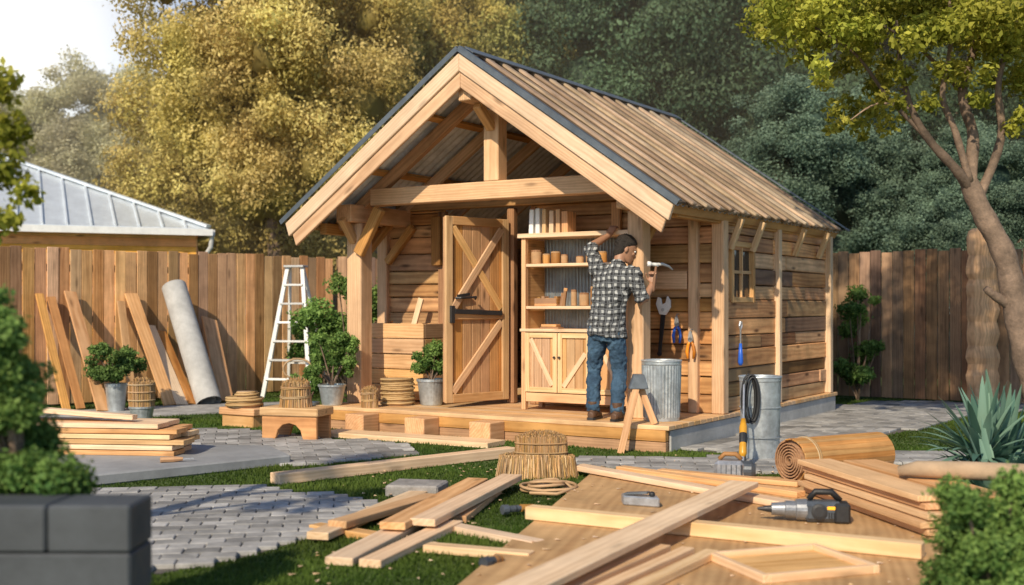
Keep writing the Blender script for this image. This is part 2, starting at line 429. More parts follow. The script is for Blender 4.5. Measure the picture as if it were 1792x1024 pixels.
def crownset(seed,rx,rz,cz,nb):
    g=random.Random(seed); big=[]; sub=[]; tb=[]
    for i in range(nb):
        z=-.95+1.9*(i+.5)/nb; th=i*2.4+g.uniform(-.4,.4); q=math.sqrt(1-z*z); k=g.uniform(.55,.98)
        r=g.uniform(.75,1.3)*(1-.2*max(0,z))
        c=(rx*k*q*math.cos(th),rx*k*q*math.sin(th),cz+rz*k*z); big.append((c,r)); br_=g.random()
        for j in range(16):
            zz=g.uniform(-.6,1); t2=g.uniform(0,6.283); qq=math.sqrt(1-zz*zz); kk=g.uniform(.5,.95)
            sub.append(((c[0]+r*kk*qq*math.cos(t2),c[1]+r*kk*qq*math.sin(t2),c[2]+r*.8*kk*zz),r*g.uniform(.28,.5)))
            tb.append(.35*br_+.45*(zz*.5+.5)+.2*g.random())  # upper sub-clumps tinted lighter, painted highlight on each lump
    big=[(c,r*.8) for c,r in big]+[((0,0,cz),min(rx,rz)*1.1),((0,0,cz-rz*.45),rx*.9),((0,0,cz+rz*.45),rx*.75)]
    return big,sub,tb
bigm=[]
for sd,rx,rz in ((1,2.9,3.6),(2,2.6,3.9),(3,3.2,3.3)):
    bg_,sb_,tb_=crownset(sd,rx,rz,5.3,46)
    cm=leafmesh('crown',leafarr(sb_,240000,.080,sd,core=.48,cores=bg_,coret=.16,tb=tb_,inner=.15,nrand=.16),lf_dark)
    tb=MB(); g=random.Random(sd)
    tb.tube([(0,0,0),(.1,0,1.5),(-.05,.1,3),(.1,0,4.5),(0,0,6.5)],[.32,.24,.2,.15,.06],10)
    for k in range(7):
        th=k*.9+g.random(); z=1.8+k*.5
        tb.tube([(0,0,z),(math.cos(th)*.9,math.sin(th)*.9,z+.9),(math.cos(th)*2,math.sin(th)*2,z+1.6)],[.11,.07,.03],7)
    tm=mesh_of(tb,'trunk',(0,0,0)); tm.materials.append(barkm)
    bigm.append((cm,tm))
def bigtree(i,x,y,s,sz,mat,label,group,rot=0,z=0):
    e=thing('tree',(x,y,z),label,'tree',group)
    cm,tm=bigm[i]
    for nm,me,mt in (('crown',cm,mat),('trunk',tm,barkm)):
        o=lobj(nm,me,e); o.scale=(s,s,sz); o.rotation_euler=(0,0,rot)
        o.material_slots[0].link='OBJECT'; o.material_slots[0].material=mt
GG='broad leafy trees beyond the fence'
gold='tall leafy tree, golden backlight put into its colour, standing behind the timber fence'
og='tall olive green leafy tree standing behind the shed'
dg='tall dark green leafy tree standing behind the fence'
bg='blue green bushy tree standing behind the fence'
bigtree(0,-5.0,25,.98,1.15,lf_gold,gold,GG,.3)
bigtree(1,-3.2,28,1.15,1.35,lf_backlit2,gold,GG,1.3)
bigtree(2,-6.6,31,.95,1.0,lf_gold,gold,GG,2.3)
bigtree(2,-1.2,29,1.05,1.3,lf_goldg,'golden green leafy tree behind the gabled shed',GG,3.3)
bigtree(0,.9,31,1.2,1.5,lf_olive,og,GG,2.)
bigtree(1,3.4,29,1.2,1.4,lf_dark,dg,GG,.8)
bigtree(2,6.3,31,1.2,1.5,lf_dark,dg,GG,4.)
bigtree(0,6.4,24,.72,.66,lf_blue,bg,GG,5.)
bigtree(1,9.6,27,.95,1.0,lf_dark,dg,GG,.2)
bigtree(2,10.3,33,1.4,1.5,lf_dark,dg,GG,1.)
bigtree(0,13.2,29,1.2,1.35,lf_blue,bg,GG,2.7)
bigtree(1,8.6,21.5,.5,.5,lf_blue,bg,GG,2.2)
bigtree(1,-12.3,36,1.1,.95,lf_haze,'olive tree with haze put into its colour far beyond the neighbouring roof',GG,1.8)
bigtree(2,-16.4,36,1.0,.95,lf_haze,'olive tree with haze put into its colour far beyond the neighbouring roof',GG,.4)
bigtree(0,-9.6,38,1.0,.9,lf_haze,'olive tree with haze put into its colour far beyond the neighbouring roof',GG,.9)
cl=[]
g=random.Random(77)
for i in range(150):
    x=g.uniform(-6,32); cl.append(((x,g.uniform(40,48),g.uniform(1,9.5 if x>-2 else 5)),g.uniform(1.2,2.4)))
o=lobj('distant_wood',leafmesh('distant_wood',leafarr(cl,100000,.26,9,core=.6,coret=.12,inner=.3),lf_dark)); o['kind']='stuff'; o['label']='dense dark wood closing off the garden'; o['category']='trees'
cl=[]
for i in range(90):
    cl.append(((g.uniform(-30,-4),g.uniform(42,52),g.uniform(1,5.0)),g.uniform(1.2,2.4)))
o=lobj('distant_wood',leafmesh('distant_wood',leafarr(cl,60000,.26,10,core=.6,coret=.12,inner=.3),lf_haze)); o['kind']='stuff'; o['label']='pale wood with haze put into its colour on the skyline'; o['category']='trees'
# one continuous bank of thin mist, deeper towards the neighbour's side
N=NT('mist'); vs_=N.n('VolumeScatter',{'Color':(1,.90,.68,1),'Density':.0145,'Anisotropy':0.}); N.t.links.new(vs_.outputs[0],N.out.inputs[1])
mb=MB(); mb.prism([(-50,19.5,.2),(50,24.5,.2),(50,46,.2),(-50,58,.2)],(0,0,13.5),(1,0,0)); fin(mb,'mist',N.m,label='thin warm mist hanging among the far trees',cat='mist',kind='stuff')

# right hand tree
tr=thing('tree',(4.9,11,0),'slender curved tree with bright yellow green leaves beside the lawn','tree')
mb=MB()
def smoothpts(P,R,k=5):
    out=[];rr=[];n=len(P);P=[V(p) for p in P]
    for i in range(n-1):
        p0=P[max(i-1,0)];p1=P[i];p2=P[i+1];p3=P[min(i+2,n-1)]
        for j in range(k):
            t=j/k; out.append(.5*((2*p1)+(-p0+p2)*t+(2*p0-5*p1+4*p2-p3)*t*t+(-p0+3*p1-3*p2+p3)*t*t*t)); rr.append(R[i]*(1-t)+R[i+1]*t)
    out.append(P[-1]); rr.append(R[-1]); return out,rr
def br(pts,r,n=9):
    a,b=smoothpts(pts,r); mb.tube(a,[q*(1+.07*math.sin(i*1.9)) for i,q in enumerate(b)],n)
br([(5.06,11,-.05),(4.97,11,.3),(4.82,11,.74),(4.70,11,1.27),(4.60,11,1.75),(4.38,11,2.18),(4.24,11,2.5)],[.18,.14,.125,.115,.105,.095,.085],14)
br([(4.30,11,2.36),(4.10,10.9,2.56),(3.84,10.85,2.82),(3.66,10.8,3.1),(3.56,10.8,3.5),(3.5,10.75,3.9)],[.055,.046,.038,.03,.022,.014])
br([(4.26,11,2.4),(4.34,11.1,2.9),(4.24,11.1,3.3),(4.38,11.1,3.8),(4.5,11.1,4.3),(4.5,11.1,5)],[.07,.052,.044,.036,.03,.02])
br([(4.25,10.95,2.45),(4.10,10.9,2.9),(3.98,10.9,3.25),(4.02,10.8,3.7),(4.0,10.8,4.2)],[.04,.032,.026,.02,.012])
br([(4.34,11,2.28),(4.56,11,2.85),(4.50,10.9,3.4),(4.7,10.9,4.0)],[.05,.038,.03,.018])
br([(4.66,11,1.30),(4.48,10.97,1.40),(4.40,10.95,1.46)],[.06,.04,.032])
br([(3.84,10.85,2.82),(3.45,10.8,3.2),(3.1,10.7,3.6),(2.7,10.7,3.85)],[.024,.018,.013,.008])
br([(4.24,11.1,3.3),(3.8,11,3.7),(3.3,11,4.0)],[.024,.016,.008])
br([(3.66,10.8,3.1),(3.35,10.8,3.15),(3.1,10.8,3.0)],[.016,.010,.005])
fin(mb,'trunk',barkm,tr,smooth=True)
g=random.Random(4); cl=[]
for px,py,r in ((1365,25,.17),(1400,45,.2),(1350,60,.1),(1430,75,.19),(1470,50,.22),(1500,95,.2),(1440,130,.13),(1400,105,.12),(1530,60,.24),(1560,120,.18),(1600,60,.24),(1530,160,.16),(1480,185,.13),(1545,205,.15),(1500,225,.12),(1465,235,.08),(1580,190,.11),(1650,60,.26),(1700,40,.28),(1660,120,.18),(1750,70,.28),(1790,130,.24),(1740,140,.17),(1780,40,.3),(1610,20,.28),(1820,200,.22),(1790,215,.12),(1540,10,.25),(1450,5,.22),(1640,170,.12),(1700,180,.12)):
    for k in range(3):
        Y=g.uniform(10.2,11.9); cl.append((((px-896+g.uniform(-20,20))*Y/2064,Y,1.3+(535-py+g.uniform(-14,14))*Y/2064),r*g.uniform(.6,1.05)))
for k in range(40): cl.append(((g.uniform(2.6,6.6),g.uniform(9.8,12.5),g.uniform(4.1,5.4)),g.uniform(.25,.45)))
for k in range(14): cl.append(((g.uniform(5.2,6.8),g.uniform(9.8,12.5),g.uniform(3.2,4.2)),g.uniform(.25,.4)))
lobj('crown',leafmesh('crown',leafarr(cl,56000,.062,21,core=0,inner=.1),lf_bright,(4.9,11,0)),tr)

tr=thing('tree',(-3.1,5.3,0),'leafy tree with yellow green drooping twigs beside the paving','tree')
mb=MB(); mb.tube([(-3.1,5.3,0),(-3.05,5.3,1.2),(-3.1,5.3,2.4),(-3.0,5.3,3.4)],[.10,.08,.06,.03],12)
mb.tube([(-3.08,5.3,2.0),(-2.7,5.25,2.25),(-2.3,5.2,2.2),(-2.2,5.2,2.0)],[.04,.025,.012,.006],7)
mb.tube([(-3.05,5.3,1.4),(-2.7,5.25,1.8),(-2.28,5.2,1.75)],[.03,.02,.008],7)
fin(mb,'trunk',barkm,tr,smooth=True)
cl=[((-2.27,5.2,2.28),.11),((-2.22,5.2,2.08),.10),((-2.28,5.2,1.92),.14),((-2.14,5.2,1.80),.07),((-2.25,5.2,1.68),.09),((-2.5,5.2,2.2),.16),((-2.55,5.2,1.8),.16),((-2.9,5.3,3.2),.2),((-3.1,5.2,2.9),.2),((-3.2,5.4,3.4),.25)]
lobj('crown',leafmesh('crown',leafarr(cl,6000,.045,22,core=0,inner=.1),lf_bright,(-3.1,5.3,0)),tr)

def shrub(x,y,z0,clumps,n,size,mat,label,group=None,name='shrub',core=.55,seed=1,stems=True,parent=None,org=None):
    arr=leafarr([((x+c[0],y+c[1],z0+c[2]),r) for c,r in clumps],n,size,seed,core=core,inner=.35)
    if parent is not None:
        o=lobj('foliage',leafmesh('foliage',arr,mat,tuple(parent['_o'])),parent); return o
    e=thing(name,(x,y,z0),label,'plant',group)
    lobj('foliage',leafmesh('foliage',arr,mat,(x,y,z0)),e)
    if stems:
        mb=MB()
        for c,r in clumps: mb.tube([(x,y,z0),(x+c[0]*.5,y+c[1]*.5,z0+c[2]*.5),(x+c[0],y+c[1],z0+c[2])],[.015,.011,.006],5)
        fin(mb,'stem',barkm,e)
    return e
def cluster(r,h,n,seed,rr=.45,base=0.,sp=.65):
    g=random.Random(seed); out=[]
    for i in range(n):
        th=g.uniform(0,6.28); k=math.sqrt(g.random())*sp; z=base+h*(.2+.65*g.random())
        out.append(((r*k*math.cos(th),r*k*math.sin(th),z),r*rr*g.uniform(.5,1.15)))
    return out
shrub(-2.12,15.7,0,cluster(.85,1.95,40,1,.24,sp=.8),16000,.055,lf_shrub,'tall leafy green shrub growing behind the porch',seed=3,core=.25)
shrub(-2.75,17.2,0,cluster(.5,1.5,16,2,.30,sp=.8),6000,.06,lf_shrub,'leafy green shrub against the fence corner',seed=4,core=.25)
shrub(4.75,16.2,0,cluster(.34,1.75,20,5,.40,sp=.8),7000,.05,lf_shrub,'narrow leafy shrub against the dark fence',seed=5,core=.3)
shrub(-7.2,16.2,0,cluster(.5,1.0,9,6,.5),3000,.07,lf_shrub,'low leafy plant at the foot of the fence',seed=7)
shrub(1.93,4.7,0,cluster(.31,.68,22,8,.40),30000,.024,lf_shrub,'rounded fine leaved green shrub beside the boards',seed=8,core=.5)
shrub(2.45,5.1,0,cluster(.30,.45,12,9,.42),10000,.03,lf_shrub,'rounded fine leaved green shrub beside the boards',seed=9,core=.5)

def agave(x,y,z,n,L,label,sd):
    mb=MB(); g=random.Random(sd)
    for i in range(n):
        th=i*2.4; el=g.uniform(.3,1.35); l=L*g.uniform(.6,1.1)
        d=V((math.cos(th)*math.cos(el),math.sin(th)*math.cos(el),math.sin(el))); side=d.cross(UP).normalized(); nr=side.cross(d)
        vs=[];fs=[]
        for k in range(8):
            f=k/7; c=V((x,y,z))+d*l*f+UP*(-.38*l*f*f*math.cos(el)); w=(.042*math.sin(min(1,f*1.6+.25)*math.pi*.5)*(1-f)**.6+.002)
            vs+=[c-side*w+nr*w*.3,c,c+side*w+nr*w*.3]
            if k:
                o=3*(k-1); fs+=[[o,o+1,o+4,o+3],[o+1,o+2,o+5,o+4]]
        mb.add(vs,fs,tint=g.uniform(.2,1))
    return fin(mb,'agave_plant',lf_agave,smooth=True,label=label,cat='plant')
agave(3.10,7.6,.0,60,.62,'spiky blue green agave beside the lumber',3)
agave(3.40,8.2,.0,80,.92,'tall spiky blue green agave beside the lumber',4)
agave(3.15,7.9,.25,60,.60,'leafy blue green agave beside the lumber',5)

# ------------------------------------------------------------ fences
def fence(name,a,b,h,mat,label,seed,bw=.145):
    a=V((a[0],a[1],0));b=V((b[0],b[1],0)); x=(b-a).normalized(); L=(b-a).length; nrm=V((x.y,-x.x,0))
    if nrm.y>0: nrm=-nrm
    e=thing(name,tuple((a+b)/2),label,'fence')
    g=random.Random(seed); mb=MB(); n=int(L/(bw+.008))
    for i in range(n):
        c=a+x*((i+.5)*(bw+.008)); tl=g.uniform(-.004,.004); hh=h+g.uniform(-.02,.02)
        mb.beam(c+nrm*g.uniform(0,.02)+UP*.03,c+x*tl+nrm*g.uniform(0,.016)+UP*hh,bw,.02,up=nrm,tint=min(1,max(0,g.gauss(.52,.3))))
    fin(mb,'boards',mat,e,bevel=.004)
    for z in (.35,h*.55,h-.25):
        mb=MB(); mb.beam(a-nrm*.045+UP*z,b-nrm*.045+UP*z,.06,.09); fin(mb,'rail',mat,e)
    for k in range(int(L/2.4)+1):
        mb=MB(); c=a+x*min(L,k*2.4)-nrm*.13; mb.beam(c,c+UP*(h-.02),.1,.1,up=x); fin(mb,'post',mat,e,bevel=.004)
    return e
fence('fence',(-8.5,12.66),(-2.74,18.2),2.04,fencel,'reddish brown vertical board timber fence beside the paved path',1)
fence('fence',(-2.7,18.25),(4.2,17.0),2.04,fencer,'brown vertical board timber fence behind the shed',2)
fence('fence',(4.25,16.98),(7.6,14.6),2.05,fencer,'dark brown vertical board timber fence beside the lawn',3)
g=random.Random(2); mb=MB(); a=V((6.10,15.30,0)); rings=[]
for k in range(30):
    z=2.26*k/29; q=.19+.012*math.sin(k*1.7)+g.uniform(-.01,.01); rings.append((a+UP*z+V((g.uniform(-.008,.008),0,0)),V((q,-q*.3,0)),V((q*.2,q*.6,0))))
rings.append((a+UP*2.30,V((.13,-.03,0)),V((.02,.09,0)))); mb.loft(rings,9,True,.75)
fin(mb,'rough_post',fencel,label='thick rough hewn timber post standing against the fence',cat='post')

# ------------------------------------------------------------ neighbour house
K=V((-5.66,22,0)); hd=V((-.39,.92,0)).normalized(); hw=V((-.92,-.39,0)).normalized()
H=thing('house',tuple(K+hw*5+hd*4),'neighbouring timber house with pale grey metal hipped roof','house')
mb=MB()
def hp(a,b,z): return K+hw*a+hd*b+UP*z
for (p,q) in ((hp(.2,.2,0),hp(13.5,.2,0)),(hp(.2,.2,0),hp(.2,7.5,0)),(hp(.2,7.5,0),hp(13.5,7.5,0)),(hp(13.5,.2,0),hp(13.5,7.5,0))):
    for k in range(18):
        mb.beam(p+UP*(k*.15+.075),q+UP*(k*.15+.075),.05,.146,tint=.8+.2*RD.random())
fin(mb,'wall',wood('orange_timber_wall',(.62,.26,.07),(.92,.50,.19),tv=.3),H)
RF=MB()
ze,zr=2.74,4.5
A_,B_,C_,D_=hp(0,0,ze),hp(14,0,ze),hp(14,8,ze),hp(0,8,ze); R1,R2=hp(4,4,zr),hp(10,4,zr)
for poly in ((A_,B_,R2,R1),(D_,A_,R1),(C_,D_,R1,R2),(B_,C_,R2)):
    RF.prism(poly,(0,0,-.05),(1,0,0),tint=.6)
def seams(e0,e1,n):
    for i in range(n+1):
        f=i/n; p=e0.lerp(e1,f)
        inw=(hd if abs((e1-e0).dot(hw))>1 else hw)
        al=(e1-e0).length*f; m=min(4,al,(e1-e0).length-al)
        if m<.2: continue
        q=p+inw*m+UP*((zr-ze)*m/4)
        RF.beam(p+UP*.02,q+UP*.02,.03,.05,tint=.75)
seams(A_,B_,34); seams(A_,D_,20)
for p,q in ((A_,R1),(D_,R1),(B_,R2),(R1,R2)): RF.beam(p+UP*.04,q+UP*.04,.14,.05,tint=.8)
rf=fin(RF,'roof',roofm,H)
mb=MB()
mb.beam(hp(-.06,-.06,ze-.08),hp(14,-.06,ze-.08),.12,.12); mb.beam(hp(-.06,0.02,ze-.081),hp(-.06,8,ze-.081),.12,.12)
mb.tube([hp(-.06,-.02,ze-.12),hp(-.04,.0,ze-.35),hp(.1,.1,ze-.6),hp(.12,.1,.05)],.045,10)
fin(mb,'gutter',white,H)

# ------------------------------------------------------------ SHED
SH=thing('shed',tuple(S(-2.1,2.3,0)),'rustic timber garden shed with open gabled porch and ribbed wooden roof','shed')
DZ=.24
mb=MB(); v=0.0
while v<4.85:
    mb.beam(S(-4.08 if v<1.3 else -4.3,v+.07,DZ-.02),S(.03,v+.07,DZ-.02),.134,.04,tint=.35+.5*RD.random()); v+=.14
for k in range(9): 
    u=-4.0+k*.497; mb.beam(S(u,.08,.1),S(u,4.7,.1),.06,.18,tint=.2)
fin(mb,'deck',deckw,SH,bevel=.004)
mb=MB()
mb.beam(S(-4.06,.035,.045),S(0,.035,.045),.06,.10,tint=.3); mb.beam(S(-4.06,.03,.149),S(0,.03,.149),.07,.10,tint=.5)
fin(mb,'rim_beam',cedar,SH,bevel=.005)
mb=MB(); mb.beam(S(-.045,.08,.098),S(-.045,4.86,.098),.12,.196,tint=.55); fin(mb,'foundation',concrete,SH,bevel=.008)
mb=MB(); mb.beam(S(-4.26,1.3,.098),S(-4.26,4.86,.098),.12,.196,tint=.55); fin(mb,'foundation',concrete,SH,bevel=.008)
for u,h in ((-3.33,.2),(-2.57,.2),(-1.80,.2)):
    mb=MB(); mb.beam(S(u,-.26,.1),S(u,-.004,.1),.24,.2,tint=.7); fin(mb,'step_block',pine,SH,bevel=.008)
def plankwall(mb,P,L,z0,z1,holes=(),h=.15,t=.035,outn=None,seed=1,tones=(.5,.3)):
    g=random.Random(seed); z=z0
    while z<z1-.03:
        hh=min(h*g.uniform(.8,1.2),z1-z); zc=z+hh/2
        segs=[(0,L)]
        for (a0,a1,h0,h1) in holes:
            if h0<zc<h1:
                ns=[]
                for s0,s1 in segs:
                    if a1<=s0 or a0>=s1: ns.append((s0,s1))
                    else:
                        if a0>s0: ns.append((s0,a0))
                        if a1<s1: ns.append((a1,s1))
                segs=ns
        for s0,s1 in segs:
            cut=[s0]
            while s1-cut[-1]>2.2: cut.append(cut[-1]+g.uniform(.9,1.9))
            cut.append(s1)
            for a,b in zip(cut,cut[1:]):
                pr=g.uniform(0,.022); tl=g.uniform(-.004,.004)
                mb.beam(P(a+.003,zc+tl)+outn*pr,P(b-.003,zc-tl)+outn*pr,hh-.010,t,up=outn,tint=min(1,max(0,g.gauss(*tones))))
        z+=hh
mb=MB(); plankwall(mb,lambda a,z:S(-.07,1.40+a,z),3.38,DZ+.0,2.2,holes=[(.22,.8,1.36,1.92)],outn=W,seed=3,h=.165,tones=(.62,.35))
fin(mb,'side_wall',rustic2,SH,bevel=.008)
mb=MB(); plankwall(mb,lambda a,z:S(-4.2+a,1.36,z),.86,DZ,2.38,outn=-D,seed=5,h=.165,tones=(.62,.28)); fin(mb,'front_wall',rustic,SH,bevel=.008)
mb=MB(); plankwall(mb,lambda a,z:S(-2.22+a,1.36,z),2.12,DZ,2.38,outn=-D,seed=6,h=.165,tones=(.62,.28)); fin(mb,'front_wall',rustic,SH,bevel=.008)
mb=MB()
plankwall(mb,lambda a,z:S(-4.24,1.40+a,z),3.38,DZ,2.15,outn=-W,seed=7)
fin(mb,'side_wall',rustic,SH,bevel=.006)
mb=MB()
plankwall(mb,lambda a,z:S(-4.2+a,4.78,z),4.1,DZ,2.2,outn=D,seed=8)
z=2.2
while z<3.6:
    half=max(.05,(3.62-z-.15)/.6916); mb.beam(S(-2.15-half,4.78,z+.073),S(-2.15+half,4.78,z+.073),.142,.035,up=D); z+=.148
fin(mb,'back_wall',rustic,SH,bevel=.006)
def lining(p,q,zA,zB):
    mb=MB(); mb.beam(p+UP*((zA+zB)/2),q+UP*((zA+zB)/2),.012,zB-zA,tint=.1); fin(mb,'wall_lining',darkw,SH)
lining(S(-.105,1.4,0),S(-.105,1.61,0),DZ,2.2);lining(S(-.105,2.21,0),S(-.105,4.75,0),DZ,2.2)
lining(S(-.106,1.6,0),S(-.106,2.22,0),DZ,1.35);lining(S(-.106,1.6,0),S(-.106,2.22,0),1.93,2.2)
lining(S(-2.2,1.395,0),S(-.12,1.395,0),DZ,2.36);lining(S(-4.2,1.395,0),S(-3.36,1.395,0),DZ,2.36)
lining(S(-4.205,1.42,0),S(-4.205,4.7,0),DZ,2.15);lining(S(-4.2,4.74,0),S(-.1,4.74,0),DZ,2.3)
PT=[(-3.93,.55,2.2,.20,pine),(-.53,.55,2.2,.165,pine),(-.05,1.36,2.24,.13,pine),(-.30,1.31,2.36,.10,pine),(-4.2,1.34,2.2,.14,pine),(-.03,2.92,2.2,.085,pine2),(-.03,4.70,2.2,.10,pine2),(-2.46,1.36,2.36,.09,darkw),(-3.37,1.34,2.36,.09,darkw),(-2.17,1.34,2.36,.07,darkw)]
for u,v,h,w,m in PT:
    mb=MB(); mb.beam(S(u,v,DZ+.001),S(u,v,h),w,w,up=D,tint=.6); fin(mb,'post',m,SH,bevel=.01)
for u in (-3.93,-.53):
    mb=MB(); mb.beam(S(u,.28,2.295),S(u,1.9,2.295),.21,.19,tint=.7); fin(mb,'plate_beam',pine,SH,bevel=.01)
mb=MB(); mb.beam(S(-.06,.30,2.16),S(-.06,4.8,2.16),.09,.12,tint=.5); fin(mb,'plate_beam',cedar,SH,bevel=.008)
mb=MB(); mb.beam(S(-4.24,.30,2.14),S(-4.24,4.8,2.14),.09,.12,tint=.5); fin(mb,'plate_beam',cedar,SH,bevel=.008)
mb=MB(); mb.beam(S(-4.0,1.33,2.43),S(-.3,1.33,2.43),.12,.1,tint=.4); fin(mb,'plate_beam',cedar,SH,bevel=.008)
mb=MB(); mb.beam(S(-3.72,.55,2.47),S(-.66,.55,2.47),.16,.18,tint=.75); fin(mb,'tie_beam',pine,SH,bevel=.008)
mb=MB(); mb.beam(S(-2.15,.55,2.561),S(-2.15,.55,3.28),.18,.165,up=D,tint=.75); fin(mb,'king_post',pine,SH,bevel=.008)
mb=MB(); mb.beam(S(-2.15,.0,3.38),S(-2.15,4.75,3.38),.15,.15,tint=.75); fin(mb,'ridge_beam',pine,SH,bevel=.008)
al=math.atan2(1.57,2.27); ca,sa=math.cos(al),math.sin(al)
def slope(side,d,off,v):
    u=side*(d*ca)-side*sa*off; z=3.79-d*sa-off*ca
    return S(-2.15+u,v,z)
SL=2.27/ca
for side in (-1,1):
    for v,m in ((.55,cedar),(1.3,pine),(2.3,pine),(3.4,pine)):
        mb=MB(); mb.beam(slope(side,.12,.16,v),slope(side,SL-.15,.16,v),.065 if v>.6 else .09,.12,up=slope(side,1,0,v)-slope(side,1,1,v),tint=.6)
        fin(mb,'rafter',m,SH,bevel=.008)
    for d in (.85,1.75):
        mb=MB(); mb.beam(slope(side,d,.085,.05),slope(side,d,.085,4.8),.07,.04,up=slope(side,1,0,0)-slope(side,1,1,0),tint=.5)
        fin(mb,'purlin',cedar,SH)
def brace(pts,w,t,m,up=D):
    mb=MB()
    rings=[]
    P=[V(p) for p in pts]
    for i,p in enumerate(P):
        tt=(P[min(i+1,len(P)-1)]-P[max(i-1,0)]).normalized(); sd=V(up).cross(tt).normalized()
        rings.append((p,sd,V(up)))
    vs=[];bc=[];L=0
    for i,(p,sd,u) in enumerate(rings):
        if i: L+=(P[i]-P[i-1]).length
        for a,b in ((-1,-1),(1,-1),(1,1),(-1,1)): vs.append(p+sd*a*w/2+u*b*t/2); bc.append((L,a*w/2,b*t/2))
    fs=[[0,3,2,1]]; n=len(rings)
    for i in range(n-1):
        for k in range(4): fs.append([4*i+k,4*i+(k+1)%4,4*i+4+(k+1)%4,4*i+4+k])
    fs.append([4*n-4,4*n-3,4*n-2,4*n-1]); mb.add(vs,fs,bc,.5); fin(mb,'brace',m,SH,bevel=.008)
brace([S(-3.84,.43,1.86),S(-3.55,.43,2.34)],.12,.08,cedar)
brace([S(-2.12,.18,3.29),S(-2.15,.48,3.10)],.09,.09,pine,up=W)
brace([S(-3.93,.70,1.9),S(-3.93,1.1,2.24)],.08,.07,cedar,up=W)
brace([S(-3.93,.26,2.24),S(-3.93,.46,2.0)],.09,.08,pine,up=W)
brace([S(-.53,.66,1.9),S(-.53,1.05,2.24)],.08,.07,cedar,up=W)
brace([S(-4.12,1.28,1.8),S(-3.75,1.28,2.2)],.09,.07,cedar)
brace([S(-3.4,1.26,1.75),S(-3.4,1.25,2.3)],.12,.06,darkw)
for v in (1.55,2.15,4.3,3.45):
    brace([S(-.02,v,1.86),S(.10,v,2.16)],.06,.06,pine2,up=D)
# ROOF
RFo=MB()
v0,v1=-.06,4.86
g=random.Random(9)
NR=16; pw=(v1-v0)/NR
for side in (-1,1):
    nrm=(slope(side,1,0,0)-slope(side,1,1,0))
    for i in range(NR):
        v=v0+pw*(i+.5); ex=g.uniform(0,.03); tt=min(1,max(0,g.gauss(.42,.25)))
        RFo.beam(slope(side,.0,.014,v-pw*.25),slope(side,SL+ex,.014+g.uniform(0,.006),v-pw*.25),pw*.5-.01,.022,up=nrm,tint=tt)
        RFo.beam(slope(side,.0,.018,v+pw*.25),slope(side,SL+ex-.015,.018,v+pw*.25),pw*.5-.012,.022,up=nrm,tint=min(1,max(0,tt+g.uniform(-.3,.2))))
roof=fin(RFo,'roof',roofw,SH,bevel=.003)
for side in (-1,1):
    nrm=(slope(side,1,0,0)-slope(side,1,1,0))
    for i in range(1,NR):
        v=v0+pw*i; mb=MB()
        tq=min(1,max(0,g.gauss(.75,.22)))
        mb.beam(slope(side,.02,-.012,v),slope(side,SL+.05+g.uniform(-.012,.012),-.012,v+g.uniform(-.004,.004)),.095,.034,up=nrm,tint=tq); fin(mb,'roof_batten',roofw,roof,bevel=.010)
    mb=MB(); n=260; vs=[];fs=[]
    for i in range(n+1):
        v=v0+.03+(v1-v0-.06)*i/n; off=.050+.013*math.cos(i*2*math.pi/6.5)
        vs+= [slope(side,.03,off,v),slope(side,SL-.02,off,v)]
    for i in range(n): fs.append([2*i,2*i+1,2*i+3,2*i+2])
    mb.add(vs,fs,tint=.8); fin(mb,'corrugated_lining',corr,roof,smooth=True)
    for (t0,t1,vv,th,m,cut) in ((.03,.175,-.10,.045,pine2,.02),(.17,.305,-.075,.035,pine,.10)):
        mb=MB()
        def pt(u,z): return S(-2.15+side*u,vv,z)
        L0=2.27-cut
        za=3.79-t0/ca; zb=3.79-t1/ca
        mb.prism([pt(0.001,za),pt(L0+.02,za-(L0+.02)*sa/ca),pt(L0-.03,zb-(L0-.03)*sa/ca),pt(0.001,zb)],D*th,(slope(side,1,0,0)-slope(side,0,0,0)),tint=.45)
        fin(mb,'barge_board',m,roof,bevel=.006)
    mb=MB()
    mb.beam(slope(side,-.0,-.030,-.09),slope(side,SL+.06,-.030,-.09),.055,.010,up=nrm,tint=.5)
    mb.beam(slope(side,-.0,-.002,-.120),slope(side,SL+.06,-.002,-.120),.008,.045,up=nrm,tint=.5)
    mb.beam(slope(side,0,-.03,4.86),slope(side,SL+.06,-.03,4.86),.07,.014,up=nrm,tint=.7)
    mb.beam(slope(side,.06,-.040,-.03),slope(side,.06,-.040,4.88),.12,.010,up=nrm,tint=.8)
    fin(mb,'flashing',flash,roof)
    mb=MB(); mb.beam(slope(side,SL-.05,.09,-.03),slope(side,SL-.05,.09,4.84),.03,.11,up=nrm,tint=.4); fin(mb,'fascia',cedar,roof,bevel=.004)
# door
hin=S(-2.484,1.28,0); fre=V((-.709,12.2,0)); e=(fre-hin); e.z=0; DL=e.length; e=e.normalized(); dn=V((-e.y,e.x,0))
if dn.y>0: dn=-dn
def dp(a,z,o=0): return hin+e*a+UP*z+dn*o
zb,zt_=.29,2.23
DR=MB()
n=7; w=DL/n
for i in range(n): DR.beam(dp((i+.5)*w,zb+.01),dp((i+.5)*w,zt_-.01),w-.006,.03,up=dn,tint=.35+.4*RD.random())
door=fin(DR,'door',doorw,SH,bevel=.004)
mb=MB()
for a in (.045,DL-.045): mb.beam(dp(a,zb,.03),dp(a,zt_,.03),.09,.03,up=dn,tint=.4)
for z in (zb+.045,zt_-.045,1.2): mb.beam(dp(.09,z,.03),dp(DL-.09,z,.03),.09,.03,up=dn,tint=.35)
fin(mb,'door_frame',pine,door,bevel=.005)
mb=MB()
mb.beam(dp(.1,1.27,.028),dp(DL-.1,zt_-.11,.028),.08,.022,up=dn,tint=.8)
mb.beam(dp(DL-.1,1.27,.037),dp(.1,zt_-.11,.037),.08,.022,up=dn,tint=.6)
